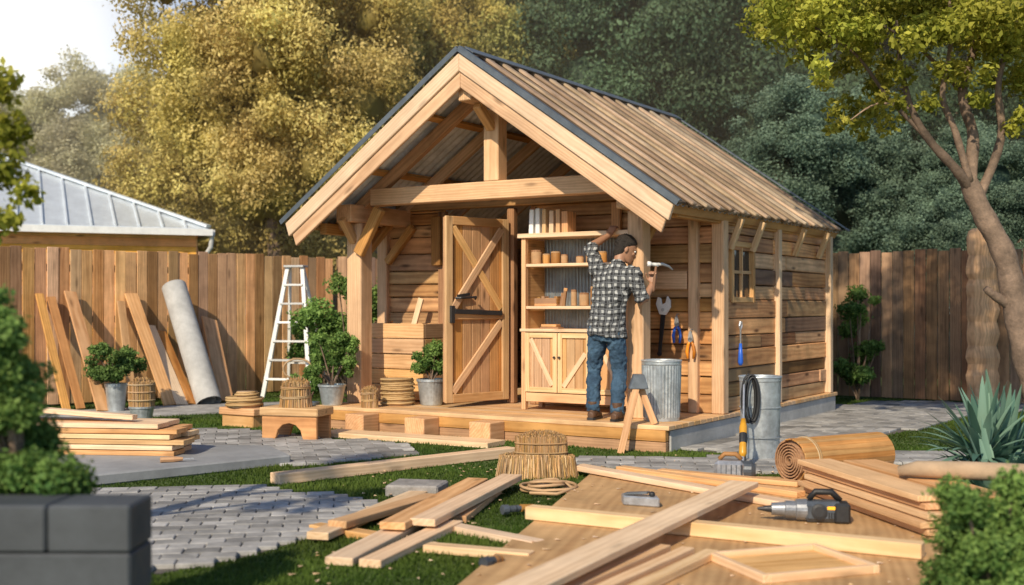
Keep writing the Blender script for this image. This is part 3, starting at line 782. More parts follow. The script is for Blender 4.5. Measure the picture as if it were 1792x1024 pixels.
mb.beam(dp(.1,1.13,.030),dp(DL-.1,zb+.11,.030),.08,.022,up=dn,tint=.75)
fin(mb,'door_brace',pine,door,bevel=.004)
mb=MB()
mb.beam(dp(DL-.1,1.24,.06),dp(.12,1.22,.06),.05,.025,up=dn); mb.beam(dp(DL-.07,1.12,.06),dp(DL-.07,1.3,.06),.05,.03,up=dn)
mb.tube([dp(DL-.12,1.38,.05),dp(DL-.15,1.38,.10),dp(DL-.36,1.39,.10),dp(DL-.38,1.37,.06)],.013,8)
mb.beam(dp(DL-.14,1.40,.06),dp(DL-.3,1.42,.06),.03,.03,up=dn)
fin(mb,'door_handle',black,door,bevel=.003)
# window
win=MB()
y0,y1,z0,z1=1.62,2.20,1.36,1.92
for (p,q) in ((S(-.045,y0,z0-.03),S(-.045,y0,z1+.03)),(S(-.045,y1,z0-.03),S(-.045,y1,z1+.03))): win.beam(p,q,.055,.06,up=W,tint=.5)
for z in (z0,z1): win.beam(S(-.046,y0,z),S(-.046,y1,z),.055,.056,up=W,tint=.5)
wo=fin(win,'window',pine,SH,bevel=.004)
mb=MB(); mb.beam(S(-.05,(y0+y1)/2,z0),S(-.05,(y0+y1)/2,z1),.03,.03,up=W); mb.beam(S(-.052,y0,1.64),S(-.052,y1,1.64),.03,.03,up=W); fin(mb,'glazing_bar',pine,wo)
N=NT('window_glass'); N.bsdf(Base_Color=(.03,.04,.045),Roughness=.06)
mb=MB(); mb.beam(S(-.068,y0,1.64),S(-.068,y1,1.64),.56,.004,up=W); fin(mb,'pane',N.m,wo)
mb=MB(); mb.beam(S(-.74,1.27,1.55),S(-.36,1.27,1.55),.18,.03,up=D,tint=.6); fin(mb,'wall_board',pine,SH,bevel=.005)

# ------------------------------------------------------------ cabinet
CB=thing('cabinet',tuple(S(-1.33,.94,DZ)),'pale pine shelving cabinet with braced lower doors on the porch','cabinet')
ua,ub,va,vb=-1.965,-.72,.75,1.15
mb=MB()
for u in (ua+.025,ub-.025): 
    mb.beam(S(u,va+.03,DZ+.001),S(u,va+.03,1.985),.05,.06,up=D,tint=.7)
    mb.beam(S(u,va+.062,1.15),S(u,vb,1.15),.03,1.66,tint=.5)
    mb.beam(S(u,vb-.03,DZ+.001),S(u,vb-.03,.33),.05,.06,up=D,tint=.7)
mb.beam(S(ua+.052,va+.02,.37),S(ub-.052,va+.02,.37),.035,.09,tint=.7)
fin(mb,'carcass',pine,CB,bevel=.004)
for i,(z,ex) in enumerate(((2.01,.03),(1.71,0),(1.28,0),(1.05,.012),(.40,0))):
    mb=MB(); mb.beam(S(ua+(.0 if ex else .05)-ex,(va+vb)/2-ex/2,z),S(ub-(.0 if ex else .05)+ex,(va+vb)/2-ex/2,z),vb-va+ex-(.0 if ex else .02),.045 if i==0 else .03,tint=.75); fin(mb,'shelf',pine2,CB,bevel=.004)
mb=MB(); n=150;vs=[];fs=[]
for i in range(n+1):
    u=ua+.05+(ub-ua-.1)*i/n; v=vb-.02+.008*math.cos(i*2*math.pi/5); vs+=[S(u,v,1.06),S(u,v,1.99)]
for i in range(n): fs.append([2*i,2*i+1,2*i+3,2*i+2])
mb.add(vs,fs,tint=.0); mb.beam(S(ua+.05,vb+.0,1.2),S(ub-.05,vb+.0,1.2),.01,1.6,tint=.5,mat=0)
fin(mb,'back_panel',galv,CB,smooth=False)
dw=(ub-ua-.1)/3
for i in range(3):
    a0=ua+.05+i*dw+.004; a1=a0+dw-.008; dz0,dz1=.425,1.025
    mb=MB(); 
    for k in range(4): mb.beam(S(a0+(a1-a0)*(k+.5)/4,va+.02,dz0+.01),S(a0+(a1-a0)*(k+.5)/4,va+.02,dz1-.01),(a1-a0)/4-.004,.02,up=D,tint=.3+.3*RD.random())
    d=fin(mb,'door',pine,CB,bevel=.003)
    mb=MB()
    for a in (a0+.025,a1-.025): mb.beam(S(a,va,dz0),S(a,va,dz1),.05,.02,up=D,tint=.8)
    for z in (dz0+.025,dz1-.025): mb.beam(S(a0+.05,va+.001,z),S(a1-.05,va+.001,z),.05,.02,up=D,tint=.8)
    if i%2==0: mb.beam(S(a0+.06,va+.002,dz1-.06),S(a1-.06,va+.002,dz0+.07),.05,.016,up=D,tint=.7)
    else: mb.beam(S(a0+.06,va+.002,dz0+.06),S(a1-.06,va+.002,dz1-.2),.05,.016,up=D,tint=.7)
    fin(mb,'door_frame',pine2,d,bevel=.003)
    mb=MB(); mb.ell(S(a1-.025 if i%2==0 else a0+.025,va-.025,.78),W*.013,UP*.013,D*.015); fin(mb,'door_knob',black,d,smooth=True)
for u,h,t,m,wd in ((-1.90,.25,.07,white,.05),(-1.82,.26,.06,white,.05),(-1.745,.25,.06,pine2,.045),(-1.66,.23,.05,pine2,.05),(-1.58,.24,.05,cedar,.05),(-1.50,.22,.05,cedar,.07)):
    mb=MB(); mb.beam(S(u,.92,2.034),S(u+RD.uniform(-.005,.01),.92,2.034+h),.18,wd,up=W); fin(mb,'offcut_board',m,bevel=.004,label='short upright board standing on the cabinet top',cat='board',group='short boards on the cabinet top')
mb=MB(); mb.beam(S(-1.15,1.29,2.02),S(-1.15,1.29,2.36),.1,.05,up=D); mb.beam(S(-1.28,1.26,2.04),S(-1.0,1.26,2.04),.06,.06,up=D); fin(mb,'wood_bracket',cedar,bevel=.005,label='brown timber bracket standing behind the cabinet top',cat='bracket')
def jar(u,v,z,r,h,m,label,lid=True):
    e=thing('jar',tuple(S(u,v,z)),label,'jar','jars on the cabinet shelves')
    mb=MB(); mb.lathe(S(u,v,z+.001),[(r*.9,0),(r,.01),(r,h*.85),(r*.92,h*.9)],20,tint=.5,capt=True); fin(mb,'body',m,e,smooth=True)
    mb=MB(); mb.lathe(S(u,v,z+h*.9),[(r*.98,0),(r*.98,h*.12),(r*.6,h*.14)],20,tint=.6,capt=True); fin(mb,'lid',terracotta if m is not terracotta else darkw,e)
for u,r,h,m in ((-1.86,.055,.14,terracotta),(-1.74,.04,.10,cedar),(-1.63,.05,.12,darkw),(-1.53,.035,.09,terracotta),(-1.35,.04,.07,terracotta),(-1.22,.055,.15,terracotta),(-1.10,.05,.11,cedar)):
    jar(u,.88,1.726,r,h,m,'small tan lidded jar on the upper shelf')
for u,r,h,m in ((-1.30,.05,.13,terracotta),(-1.18,.045,.19,darkw),(-1.42,.03,.16,terracotta)):
    jar(u,.88,1.296,r,h,m,'brown lidded jar on the middle shelf')
mb=MB(); c=S(-1.72,.9,1.297)
mb.beam(c-W*.13+UP*.012,c+W*.13+UP*.012,.16,.022)
for s in (-1,1): mb.beam(c-W*.13+D*s*.075+UP*.05,c+W*.13+D*s*.075+UP*.05,.012,.056)
for s in (-1,1): mb.beam(c+W*s*.126-D*.07+UP*.05,c+W*s*.126+D*.07+UP*.05,.012,.056)
for k in range(5): mb.beam(c-W*(.1-.05*k)+UP*.024,c-W*(.1-.05*k)+UP*RD.uniform(.07,.1),.04,.09,up=D)
fin(mb,'tool_tray',cedar,bevel=.003,label='shallow wooden tray of blocks on the middle shelf',cat='tray')
for u,h in ((-1.55,.1),(-1.52,.15)):
    mb=MB(); mb.beam(S(u,.85,1.297),S(u+.02,.85,1.297+h),.03,.03,up=D); mb.beam(S(u+.02,.85,1.297+h),S(u+.025,.85,1.297+h+.03),.04,.02,up=D); fin(mb,'wood_mallet',cedar,bevel=.003,label='small brown wooden mallet standing on the shelf',cat='mallet',group='mallets on the shelf')
mb=MB(); c=S(-1.7,.9,1.067)
mb.beam(c-W*.1,c+W*.12,.12,.03); mb.beam(c-W*.09+UP*.03,c+W*.09+UP*.03,.1,.028); fin(mb,'wood_offcut',cedar,bevel=.004,label='two brown offcuts stacked on the cabinet counter',cat='offcut')

CR=thing('storage_box',tuple(S(-3.75,1.05,DZ)),'large pine plank storage box in the porch corner','box')
mb=MB(); u0,u1,w0,w1=-4.05,-3.33,.92,1.27
for k in range(5):
    z=DZ+.02+k*.17+.08
    out=0.02 if k>=3 else 0
    mb.beam(S(u0-out,w0-out,z),S(u1+out,w0-out,z),.03,.162,tint=.4+.5*RD.random())
    mb.beam(S(u0-out,w1+out,z),S(u1+out,w1+out,z),.03,.162)
    mb.beam(S(u0-out+.015,w0-out+.018,z+.001),S(u0-out+.015,w1+out-.018,z+.001),.03,.16); mb.beam(S(u1+out-.015,w0-out+.018,z+.001),S(u1+out-.015,w1+out-.018,z+.001),.03,.16)
fin(mb,'body',pine,CR,bevel=.005)
mb=MB(); mb.beam(S(u0+.04,1.1,1.0),S(u1-.04,1.1,1.0),.3,.03); fin(mb,'tray',cedar,CR)
mb=MB(); mb.beam(S(-3.62,1.1,1.02),S(-3.5,1.1,1.38),.07,.025,up=D,tint=.9); fin(mb,'offcut_board',pine2,bevel=.003,label='pale board offcut standing up out of the storage box',cat='board')
mb=MB(); mb.beam(S(-3.9,1.12,1.03),S(-3.6,1.12,1.07),.06,.03); mb.tube([S(-3.95,1.1,1.05),S(-4.0,1.1,1.10),S(-3.9,1.1,1.12)],.012,8); fin(mb,'hand_plane',darkw,bevel=.003,label='small dark wooden hand plane lying in the storage box',cat='hand plane')

# ------------------------------------------------------------ pots
def pot(x,y,z,r,h,label,clumps,n,size,mat,seed,name='potted_plant',potm=None,group='potted plants around the porch'):
    e=thing(name,(x,y,z),label,'potted plant',group)
    mb=MB(); mb.lathe((x,y,z+.001),[(r*.72,0),(r*.75,.01),(r*.97,h*.9),(r*1.04,h*.9),(r*1.04,h),(r*.95,h),(r*.93,h*.88)],28,tint=.5); fin(mb,'pot',potm or galv,e,smooth=False)
    mb=MB(); mb.lathe((x,y,z+h*.86),[(r*.93,0),(r*.5,.015),(0.005,.02)],20,tint=.5,capb=False); fin(mb,'soil',dirtm,e)
    shrub(x,y,z+h,clumps,n,size,mat,None,parent=e,seed=seed,core=.25)
    mb=MB()
    for c,rr in clumps[:8]: mb.tube([(x,y,z+h*.86),(x+c[0]*.5,y+c[1]*.5,z+h+c[2]*.5),(x+c[0],y+c[1],z+h+c[2])],[.01,.008,.004],5)
    fin(mb,'stem',barkm,e)
P_=S(-3.95,.12,DZ); pot(P_.x,P_.y,DZ,.145,.22,'leafy green shrub in grey metal pot on the deck corner',cluster(.27,.60,26,11,.28,sp=.8),7500,.034,lf_shrub,12)
pot(-.86,12.58,DZ,.155,.28,'bushy green plant in grey metal pot beside the door',cluster(.23,.42,20,13,.34,sp=.75),7500,.032,lf_shrub,14)
pot(-2.22,12.85,0,.12,.25,'small leafy green plant in pot beside the deck',cluster(.2,.45,12,15,.32,sp=.8),2600,.034,lf_shrub,16)
pot(-4.8,14.3,0,.13,.36,'dark leafy shrub in grey pot near the fence',cluster(.36,.5,24,17,.28,sp=.8),7500,.042,lf_shrubd,18)

def bundle(x,y,z,r,h,name,label,bands=2,n=420,flare=.12,group=None):
    e=thing(name,(x,y,z),label,'straw bundle',group); mb=MB()
    for i in range(n):
        th=RD.uniform(0,6.283); k=RD.uniform(.35,1) if i%3==0 else RD.uniform(.9,1.02)
        b=V((x+math.cos(th)*r*k,y+math.sin(th)*r*k,z)); tz=h*(1-.22*min(k,1)**2)*RD.uniform(.9,1.05)
        t=V((x+math.cos(th)*r*k*(1-flare*1.6)+RD.uniform(-.008,.008),y+math.sin(th)*r*k*(1-flare*1.6)+RD.uniform(-.008,.008),z+tz)); mb.strand(b,t,.006,tint=RD.random())
    mb.lathe((x,y,z+.001),[(r*.9,0),(r*.86,h*.6),(r*.6,h*.85),(.01,h*.93)],16,tint=.35)
    fin(mb,'straw',straw,e)
    for k in range(bands):
        zz=z+h*(.3+.3*k); q=r*(1.03-flare*1.6*(.3+.3*k))
        for j in range(2):
            mb=MB(); mb.tube([(x+math.cos(t*.3927)*q,y+math.sin(t*.3927)*q,zz+j*.012+.004*math.sin(t+k)) for t in range(16)],.0055,6,closed=True); fin(mb,'binding_twine',rope,e,smooth=True)
    return e
def coilstack(x,y,z,r,h,rad,label,name='rope_coil',jit=.012,mat=None):
    mb=MB(); turns=int(h/(rad*1.75)); pts=[]
    for i in range(turns*20):
        th=i*2*math.pi/20; q=r-rad+RD.uniform(-.003,.003)+.010*math.sin(i*.13)+.006*math.sin(i*.31); pts.append((x+math.cos(th)*q,y+math.sin(th)*q,z+rad+i/20*rad*1.75+RD.uniform(-.002,.002)))
    mb.tube(pts,rad,7,tint=.5); mb.lathe((x,y,z+.001),[(r-rad*1.6,0),(r-rad*1.6,h*.97),(.01,h*.98)],18,tint=.3)
    return fin(mb,name,mat or rope,smooth=True,label=label,cat='rope')
def stool(cx,cy,w,d,h,ang,label):
    e=thing('stool',(cx,cy,0),label,'stool'); x=V((math.cos(ang),math.sin(ang),0)); y=V((-x.y,x.x,0)); c=V((cx,cy,0))
    mb=MB(); mb.beam(c-x*w/2+UP*(h-.04),c+x*w/2+UP*(h-.04),d,.08,tint=.4); fin(mb,'seat',pine,e,bevel=.01)
    for s in (-1,1):
        mb=MB(); q=c+y*s*(d/2-.04)
        pts=[]; hw_=w/2-.02
        pts+=[q-x*hw_,q-x*(hw_-.13)]
        for k in range(7):
            t=math.pi*k/6; pts.append(q+x*(-math.cos(t)*(hw_-.15))+UP*(h*.12+math.sin(t)*h*.42))
        pts+=[q+x*(hw_-.13),q+x*hw_,q+x*hw_+UP*(h-.081),q-x*hw_+UP*(h-.081)]
        mb.prism([p-y*.02 for p in pts],y*.04,x,tint=.7); fin(mb,'leg',cedar,e,bevel=.005)
    return e
stool(-2.09,11.45,.62,.36,.32,-.30,'low brown wooden stool with arched legs in front of the deck')
bundle(-2.1,11.45,.32,.155,.30,'straw_bundle','bound dome of straw bristles on the low stool',group='straw bundles')
mb=MB(); c=V((-2.85,12.7,0)); x=W
mb.beam(c-x*.26+UP*.17,c+x*.26+UP*.17,.34,.08,tint=.7); mb.beam(c-x*.23+UP*.065,c+x*.23+UP*.065,.30,.13,tint=.5)
fin(mb,'wooden_box',pine,bevel=.01,label='low pine box on the paving carrying a rope coil',cat='box')
coilstack(-2.88,12.7,.21,.20,.10,.014,'thick straw rope coil lying on the low box')
coilstack(-2.85,12.7,.32,.13,.06,.012,'smaller rope coil on top of the larger coil')
e=thing('straw_planter',(-4.05,12.9,0),'bound straw bundle standing in a small grey pot','straw planter')
mb=MB(); mb.lathe((-4.05,12.9,.001),[(.10,0),(.13,.18),(.14,.18),(.14,.2),(.12,.2)],24,tint=.6,capt=True); fin(mb,'pot',galv,e)
mb=MB()
for i in range(380):
    th=RD.uniform(0,6.283);k=RD.uniform(.85,1.02) if i%3 else RD.uniform(.3,1); mb.strand((-4.05+math.cos(th)*.13*k,12.9+math.sin(th)*.13*k,.2),(-4.05+math.cos(th)*.14*k,12.9+math.sin(th)*.14*k,.2+.33*(1-.2*k*k)),.006,tint=RD.random())
mb.lathe((-4.05,12.9,.2),[(.115,0),(.125,.25),(.02,.30)],14,tint=.35); fin(mb,'straw',straw,e)
for zz in (.27,.36,.44):
    mb=MB(); mb.tube([(-4.05+math.cos(t*.3927)*.142,12.9+math.sin(t*.3927)*.142,zz) for t in range(16)],.008,6,closed=True); fin(mb,'binding_twine',rope,e)
P_=S(-3.42,.1,DZ); e=bundle(P_.x,P_.y,DZ,.085,.24,'straw_bundle','small tied bundle of straw beside the potted shrub',bands=2,n=220,flare=.02,group='straw bundles')
coilstack(-1.22,12.6,DZ,.18,.29,.012,'tall stacked coil of brown rope on the deck')
def can(x,y,z,r,h,label,k=36,amp=.02):
    e=thing('metal_can',(x,y,z),label,'metal can','galvanised metal cans'); mb=MB()
    mb.lathe((x,y,z+.001),[(r*.9,0),(r*.9,.03)],144,tint=.5)
    mb.lathe((x,y,z+.001),[(r*.9,.03),(r*.98,h-.05)],144,tint=.5,amp=amp,k=k,capb=False)
    mb.lathe((x,y,z+.001),[(r*.98,h-.05),(r*1.0,h-.04),(r*1.0,h-.01),(r*.96,h-.01),(r*.93,h-.04),(r*.85,.05)],72,tint=.5,capb=False,capt=True)
    fin(mb,'body',galv,e,smooth=False)
    mb=MB(); mb.tube([(x+math.cos(t*.2618)*r,y+math.sin(t*.2618)*r,z+h-.008) for t in range(24)],.009,6,closed=True,tint=.7); fin(mb,'rim',galv,e,smooth=True)
    return e
can(1.385,10.93,DZ,.185,.56,'fluted galvanised metal bin standing on the deck')
e=can(2.09,9.93,0,.175,.71,'tall smooth galvanised metal can standing by the path',k=2,amp=0)
for hz in (.2,.45):
    mb=MB(); mb.tube([(2.09+math.cos(t*.2618)*.172,9.93+math.sin(t*.2618)*.172,hz) for t in range(24)],.006,6,closed=True); fin(mb,'rib',galv,e)
mb=MB()
for k in range(6):
    pts=[]
    for t in range(20):
        a=t*2*math.pi/20; pts.append((1.955+math.cos(a)*(.055+.01*math.sin(k*2.1))+k*.006,9.76-k*.008,.53+math.sin(a)*(.19+.012*math.cos(k*1.7))+RD.uniform(-.004,.004)))
    mb.tube(pts,.008,6,closed=True)
mb.tube([(1.95,9.77,.72),(1.93,9.76,.4),(1.94,9.75,.2),(1.92,9.72,.06),(1.90,9.6,.012)],.008,6)
fin(mb,'cable_coil',black,smooth=True,label='black cable coiled and hung on the metal can rim',cat='cable')
e=thing('chisel',(1.82,9.2,.0),'long steel chisel with yellow and black handle leaning on the can','chisel')
a,b=V((1.80,9.2,.12)),V((1.84,9.38,.38)); d=(b-a).normalized()
mb=MB(); mb.tube([a,a+d*.03,a+d*.12,a+d*.26,b+d*.02],[.018,.032,.028,.032,.018],12); fin(mb,'handle',yellowp,e,smooth=True)
mb=MB(); mb.tube([a-d*.08,a-d*.03,b+d*.02,b+d*.05,b+d*.34],[.010,.012,.012,.008,.008],8); fin(mb,'blade',steel,e)
mb=MB(); mb.tube([a+d*.12,a+d*.14,a+d*.2,a+d*.22],[.029,.031,.031,.029],12); fin(mb,'grip',black,e)
e=thing('power_brush',(1.62,8.75,0),'chunky grey power tool body with ribbed motor lying on the grass','power tool')
mb=MB(); mb.beam((1.51,8.78,.085),(1.72,8.73,.085),.17,.14,tint=.4); fin(mb,'housing',steel,e,bevel=.025)
for k in range(5):
    mb=MB(); p=V((1.54+k*.036,8.692-k*.009,.03)); mb.beam(p,p+UP*.10,.010,.014,up=(0,1,0)); fin(mb,'cooling_rib',toolg,e,bevel=.003)
mb=MB(); mb.tube([(1.70,8.735,.085),(1.77,8.72,.085),(1.80,8.715,.085)],[.068,.065,.04],18); fin(mb,'motor_cap',toolg,e,smooth=False)
mb=MB(); mb.tube([(1.54,8.77,.16),(1.58,8.76,.20),(1.66,8.745,.20),(1.70,8.735,.16)],[.016,.018,.018,.016],10); fin(mb,'carry_handle',darkw,e,smooth=True)

T=thing('trestle',(1.1,10.5,0),'small folding wooden trestle with grey metal cap at the deck edge','trestle')
top=V((1.12,10.50,.66))
for q in ((.95,10.34,0),(1.27,10.50,.245),(1.02,10.52,.245)):
    mb=MB(); qq=V(q); mb.beam(top+V((0,.04 if q[1]>10.45 else -.03,-.02)),qq,.06,.03,up=(0,1,0),tint=.7); fin(mb,'leg',pine,T,bevel=.004)
mb=MB(); mb.prism([top+V((-.08,-.07,-.1)),top+V((.09,-.07,-.1)),top+V((.05,-.07,.03)),top+V((-.04,-.07,.03))],(0,.14,0),(1,0,0)); fin(mb,'cap',flash,T,bevel=.006)

# ------------------------------------------------------------ wall tools
def wrench(c,ang,L,label):
    e=thing('wrench',tuple(c),label,'wrench'); x=W; 
    d=(UP*math.cos(ang)+x*math.sin(ang)); s=d.cross(D)
    mb=MB(); mb.beam(c,c+d*L*.72,.032,.014,up=D,w2=.05); mb.lathe(c+d*.02-D*.012,[(.024,0),(.024,.024)],14,axis=D,capt=True); fin(mb,'handle',black,e,bevel=.003)
    hd_=c+d*L*.72
    P=[(-.03,-.02),(-.075,.06),(-.065,.13),(-.03,.17),(-.018,.10),(.02,.08),(.04,.14),(.07,.15),(.085,.08),(.035,-.02)]
    mb=MB(); mb.prism([hd_+s*a+d*b-D*.016 for a,b in P],D*.030,d); mb.lathe(hd_+d*.03-D*.024,[(.018,0),(.018,.044)],12,axis=D,capt=True)
    fin(mb,'jaw',white,e,bevel=.003)
wrench(S(-.66,1.27,.80),.10,.60,'large adjustable wrench hung on the plank wall')
def pliers(c,L,m,label,out,sd):
    e=thing('pliers',tuple(c),label,'pliers','hand tools hung on the shed wall')
    for s in (-1,1):
        mb=MB(); mb.tube([c+sd*s*.030+UP*0,c+sd*s*.038+UP*L*.25,c+sd*s*.024+UP*L*.5,c+sd*s*.006+UP*L*.62],[.013,.017,.015,.010],8)
        fin(mb,'handle',m,e,smooth=True)
    mb=MB()
    mb.lathe(c+UP*L*.66-out*-.0,[(.024,-.012),(.024,.012)],12,axis=out,capt=True)
    for s in (-1,1): mb.prism([c+UP*L*.64+sd*s*.001,c+UP*L*.66+sd*s*.026,c+UP*L*.82+sd*s*.02,c+UP*L+sd*s*.004,c+UP*L*.9+sd*s*.001],out*.012,UP)
    fin(mb,'jaw',steel,e)
    mb=MB(); mb.tube([c+UP*L*1.02-out*.0,c+UP*L*1.02-out*.05],.006,6); fin(mb,'nail',steel,e)
pliers(S(-.46,1.25,.93),.28,bluep,'blue handled pliers hung on the plank wall',-D,W)
pliers(S(-.30,1.22,.78),.28,orangep,'orange handled pliers hung on the shed post',-D,W)
e=thing('screwdriver',tuple(S(.01,1.78,.72)),'blue handled screwdriver hung on the side wall','screwdriver','hand tools hung on the shed wall')
mb=MB(); mb.tube([S(.0,1.77,.70),S(.0,1.77,.73),S(.0,1.77,.80),S(.0,1.77,.92)],[.016,.028,.024,.014],10); fin(mb,'handle',bluep,e,smooth=True)
mb=MB(); mb.tube([S(.0,1.77,.92),S(.0,1.77,1.06)],.009,8); mb.tube([S(0,1.77,1.06),S(0,1.74,1.10),S(0,1.76,1.14)],.01,8); mb.tube([S(0,1.77,1.06),S(0,1.80,1.10),S(0,1.79,1.14)],.01,8); fin(mb,'shaft',steel,e)

# ------------------------------------------------------------ leaning boards, pipe, ladder
fn=V((.693,-.721,0))
LB=[((-5.42,14.35),(-6.05,15.02,1.45),.10,cedar,'narrow brown board'),((-5.30,14.5),(-5.94,15.12,1.41),.11,cedar,'narrow reddish brown board'),((-4.92,14.2),(-5.76,15.29,1.48),.16,pine,'pale pine board'),
((-4.95,15.4),(-5.26,15.77,1.36),.11,cedar,'reddish brown board'),((-4.36,15.05),(-5.16,15.87,1.46),.18,pine,'wide pale pine board'),((-4.22,15.1),(-4.97,16.06,1.03),.16,pine2,'short pale pine board'),((-4.12,15.2),(-4.84,16.18,.95),.12,cedar,'short reddish board'),((-3.78,15.6),(-4.30,16.6,1.12),.24,pine,'broad tan board')]
for (bx,by),t,w,m,lab in LB:
    mb=MB(); tt=V(t)+fn*.07; bb=V((bx,by,.03)); mb.beam(bb,tt,w,.028,up=fn,tint=RD.uniform(.4,.8)); fin(mb,'leaning_board',m,bevel=.003,label=lab+' leaning against the timber fence',cat='board',group='boards leaning against the fence')
a,b=V((-3.93,15.3,.04)),V((-4.62,16.12,1.56)); ax=(b-a).normalized(); L=(b-a).length
mb=MB(); mb.lathe(a,[(.165,0),(.165,L),(.155,L),(.155,0.0)],32,axis=ax,tint=.6,capb=False)
mb.lathe(a,[(.135,.02),(.135,L-.02)],32,axis=ax,tint=.5,capb=False); mb.lathe(a,[(.10,.02),(.10,L-.03)],32,axis=ax,tint=.4,capb=False)
fin(mb,'rolled_sheet',concrete,smooth=False,label='large grey rolled sheet leaning against the timber fence',cat='roll')
LD=thing('stepladder',(-3.15,16.9,0),'white folding stepladder standing open beside the fence','ladder')
lx=V((.97,-.24,0)); ly=V((.24,.97,0)); c=V((-3.10,16.75,0)); Hh=1.86
def lp(a,b,z): return c+lx*a+ly*b+UP*z
for s in (-1,1):
    mb=MB(); mb.beam(lp(s*.36,-.25,0),lp(s*.11,.05,Hh),.04,.06,up=lx); fin(mb,'rail',white,LD,bevel=.004)
    mb=MB(); mb.beam(lp(s*.33,.55,0),lp(s*.10,.10,Hh-.02),.03,.045,up=lx); fin(mb,'rear_leg',white,LD,bevel=.004)
for k in range(6):
    f=(k+1)/7; mb=MB(); w=.36-.25*f; mb.beam(lp(-w,-.25+.3*f,Hh*f),lp(w,-.25+.3*f,Hh*f),.09,.028); fin(mb,'step',white,LD,bevel=.003)
for f in (.25,.55): 
    mb=MB(); w=.33-.23*f; mb.beam(lp(-w,.55-.45*f,Hh*f),lp(w,.55-.45*f,Hh*f),.025,.025); fin(mb,'cross_bar',white,LD)
mb=MB(); mb.beam(lp(-.15,.07,Hh),lp(.15,.07,Hh),.18,.03); fin(mb,'top_cap',white,LD,bevel=.004)
mb=MB(); mb.tube([(-2.98+math.cos(t*.3142)*.2,16.4+math.sin(t*.3142)*.02,.42+math.sin(t*.3142)*.14) for t in range(20)],.014,7,closed=True); fin(mb,'hose_loop',rope,smooth=True,label='loop of tan hose hung on the stepladder',cat='hose')

# ------------------------------------------------------------ lumber
def plank(a,b,w,t,m,label,group='loose planks on the ground',tint=None,name='plank'):
    mb=MB(); mb.beam(a,b,w,t,tint=tint if tint is not None else RD.uniform(.4,.9)); return fin(mb,name,m,bevel=.004,label=label,cat='plank',group=group)
plank((-1.72,8.55,.045),(-.0,10.15,.045),.13,.08,pine2,'long pale pine beam lying across the grass')
plank(S(-3.45,-.5,.03),S(-1.5,-.42,.03),.32,.05,pine2,'wide pale plank laid as a step before the deck')
for a,b,w in (((-.86,5.85,.03),(-.46,7.3,.03),.15),((-.70,5.80,.03),(-.34,6.85,.035),.12),((-.45,6.2,.03),(.10,5.98,.03),.09),((-.36,6.80,.025),(.14,6.30,.025),.1),((-1.14,6.82,.02),(-.74,6.52,.02),.10),((-.98,6.6,.075),(-.52,7.75,.045),.12),
    ((-1.06,6.42,.045),(-.62,8.0,.03),.13),((-.66,6.5,.085),(-.24,8.25,.075),.15),((-.50,6.58,.09),(.0,8.4,.08),.15),((-.32,7.0,.03),(-.12,8.1,.03),.1)):
    plank(a,b,w,.042,pine2 if RD.random()<.6 else pine,'pale pine plank in the loose pile on the grass','planks in the loose pile on the grass')
mb=MB(); q=[(.62,9.0),(-.3,5.1),(2.0,4.55),(2.75,8.5)]
mb.prism([(x,y,.01) for x,y in q],(0,0,.03),(.23,.97,0),tint=.4); fin(mb,'plywood_sheet',plyw,bevel=.003,label='large brown plywood sheet laid flat on the grass',cat='plywood')
G2='planks on the plywood sheet'
plank((.10,6.98,.08),(2.05,5.88,.08),.10,.075,pine2,'long pale pine batten across the plywood sheet',G2,.8)
plank((-.12,4.55,.135),(1.50,7.62,.15),.19,.035,pine2,'wide pale plank laid diagonally over a batten',G2,.9)
plank((.50,9.0,.07),(1.72,7.35,.062),.13,.04,pine2,'pale pine plank at the plywood edge',G2)
plank((.82,8.95,.065),(1.9,7.75,.06),.10,.04,pine,'pale pine plank at the plywood edge',G2)
plank((1.1,8.8,.065),(2.0,8.2,.06),.09,.035,pine,'pale pine plank at the plywood edge',G2)
for k in range(3): plank((.20+k*.11,5.05-k*.05,.062),(.78+k*.11,6.02-k*.06,.062),.07,.04,pine2,'short pale batten on the plywood sheet',G2)
FR=thing('shallow_crate',(1.35,5.65,.04),'shallow rectangular pale wooden frame lying on the plywood','frame')
c4=[V((.99,5.84,.06)),V((1.55,6.04,.06)),V((1.71,5.56,.06)),V((1.15,5.36,.06))]
for i in range(4):
    mb=MB(); a,b=c4[i],c4[(i+1)%4]; d=(b-a).normalized(); ex=.018 if i%2 else -.018
    mb.beam(a-d*ex,b+d*ex,.036,.04,tint=.85); fin(mb,'side_slat',pine2,FR,bevel=.003)
mb=MB(); mb.prism([c.lerp((c4[0]+c4[2])/2,.03)+V((0,0,-.012)) for c in c4],(0,0,.006),(1,.3,0),tint=.8); fin(mb,'panel',pine,FR)
for k in range(5):
    for j in range(2):
        mb=MB(); ox=RD.uniform(-.05,.05); oy=RD.uniform(-.14,.14)
        a=V((2.07+j*.27+ox,7.95+oy,.065+k*.042)); b=V((2.36+j*.27+ox,6.4+oy,.065+k*.042))
        mb.beam(a,b,.24,.034,tint=RD.uniform(.35,.95)); fin(mb,'stacked_board',pine,bevel=.003,label='pine board in the neat stack beside the roll',cat='board',group='boards in the neat stack')
mb=MB(); mb.tube([(2.36,7.2,.29),(2.46,7.15,.31),(2.7,7.05,.315),(3.1,6.95,.31),(4.2,6.9,.30)],[.03,.05,.055,.055,.05],14); fin(mb,'cloth_roll',clothm,smooth=True,label='rolled tan cloth lying on the board stack',cat='roll')
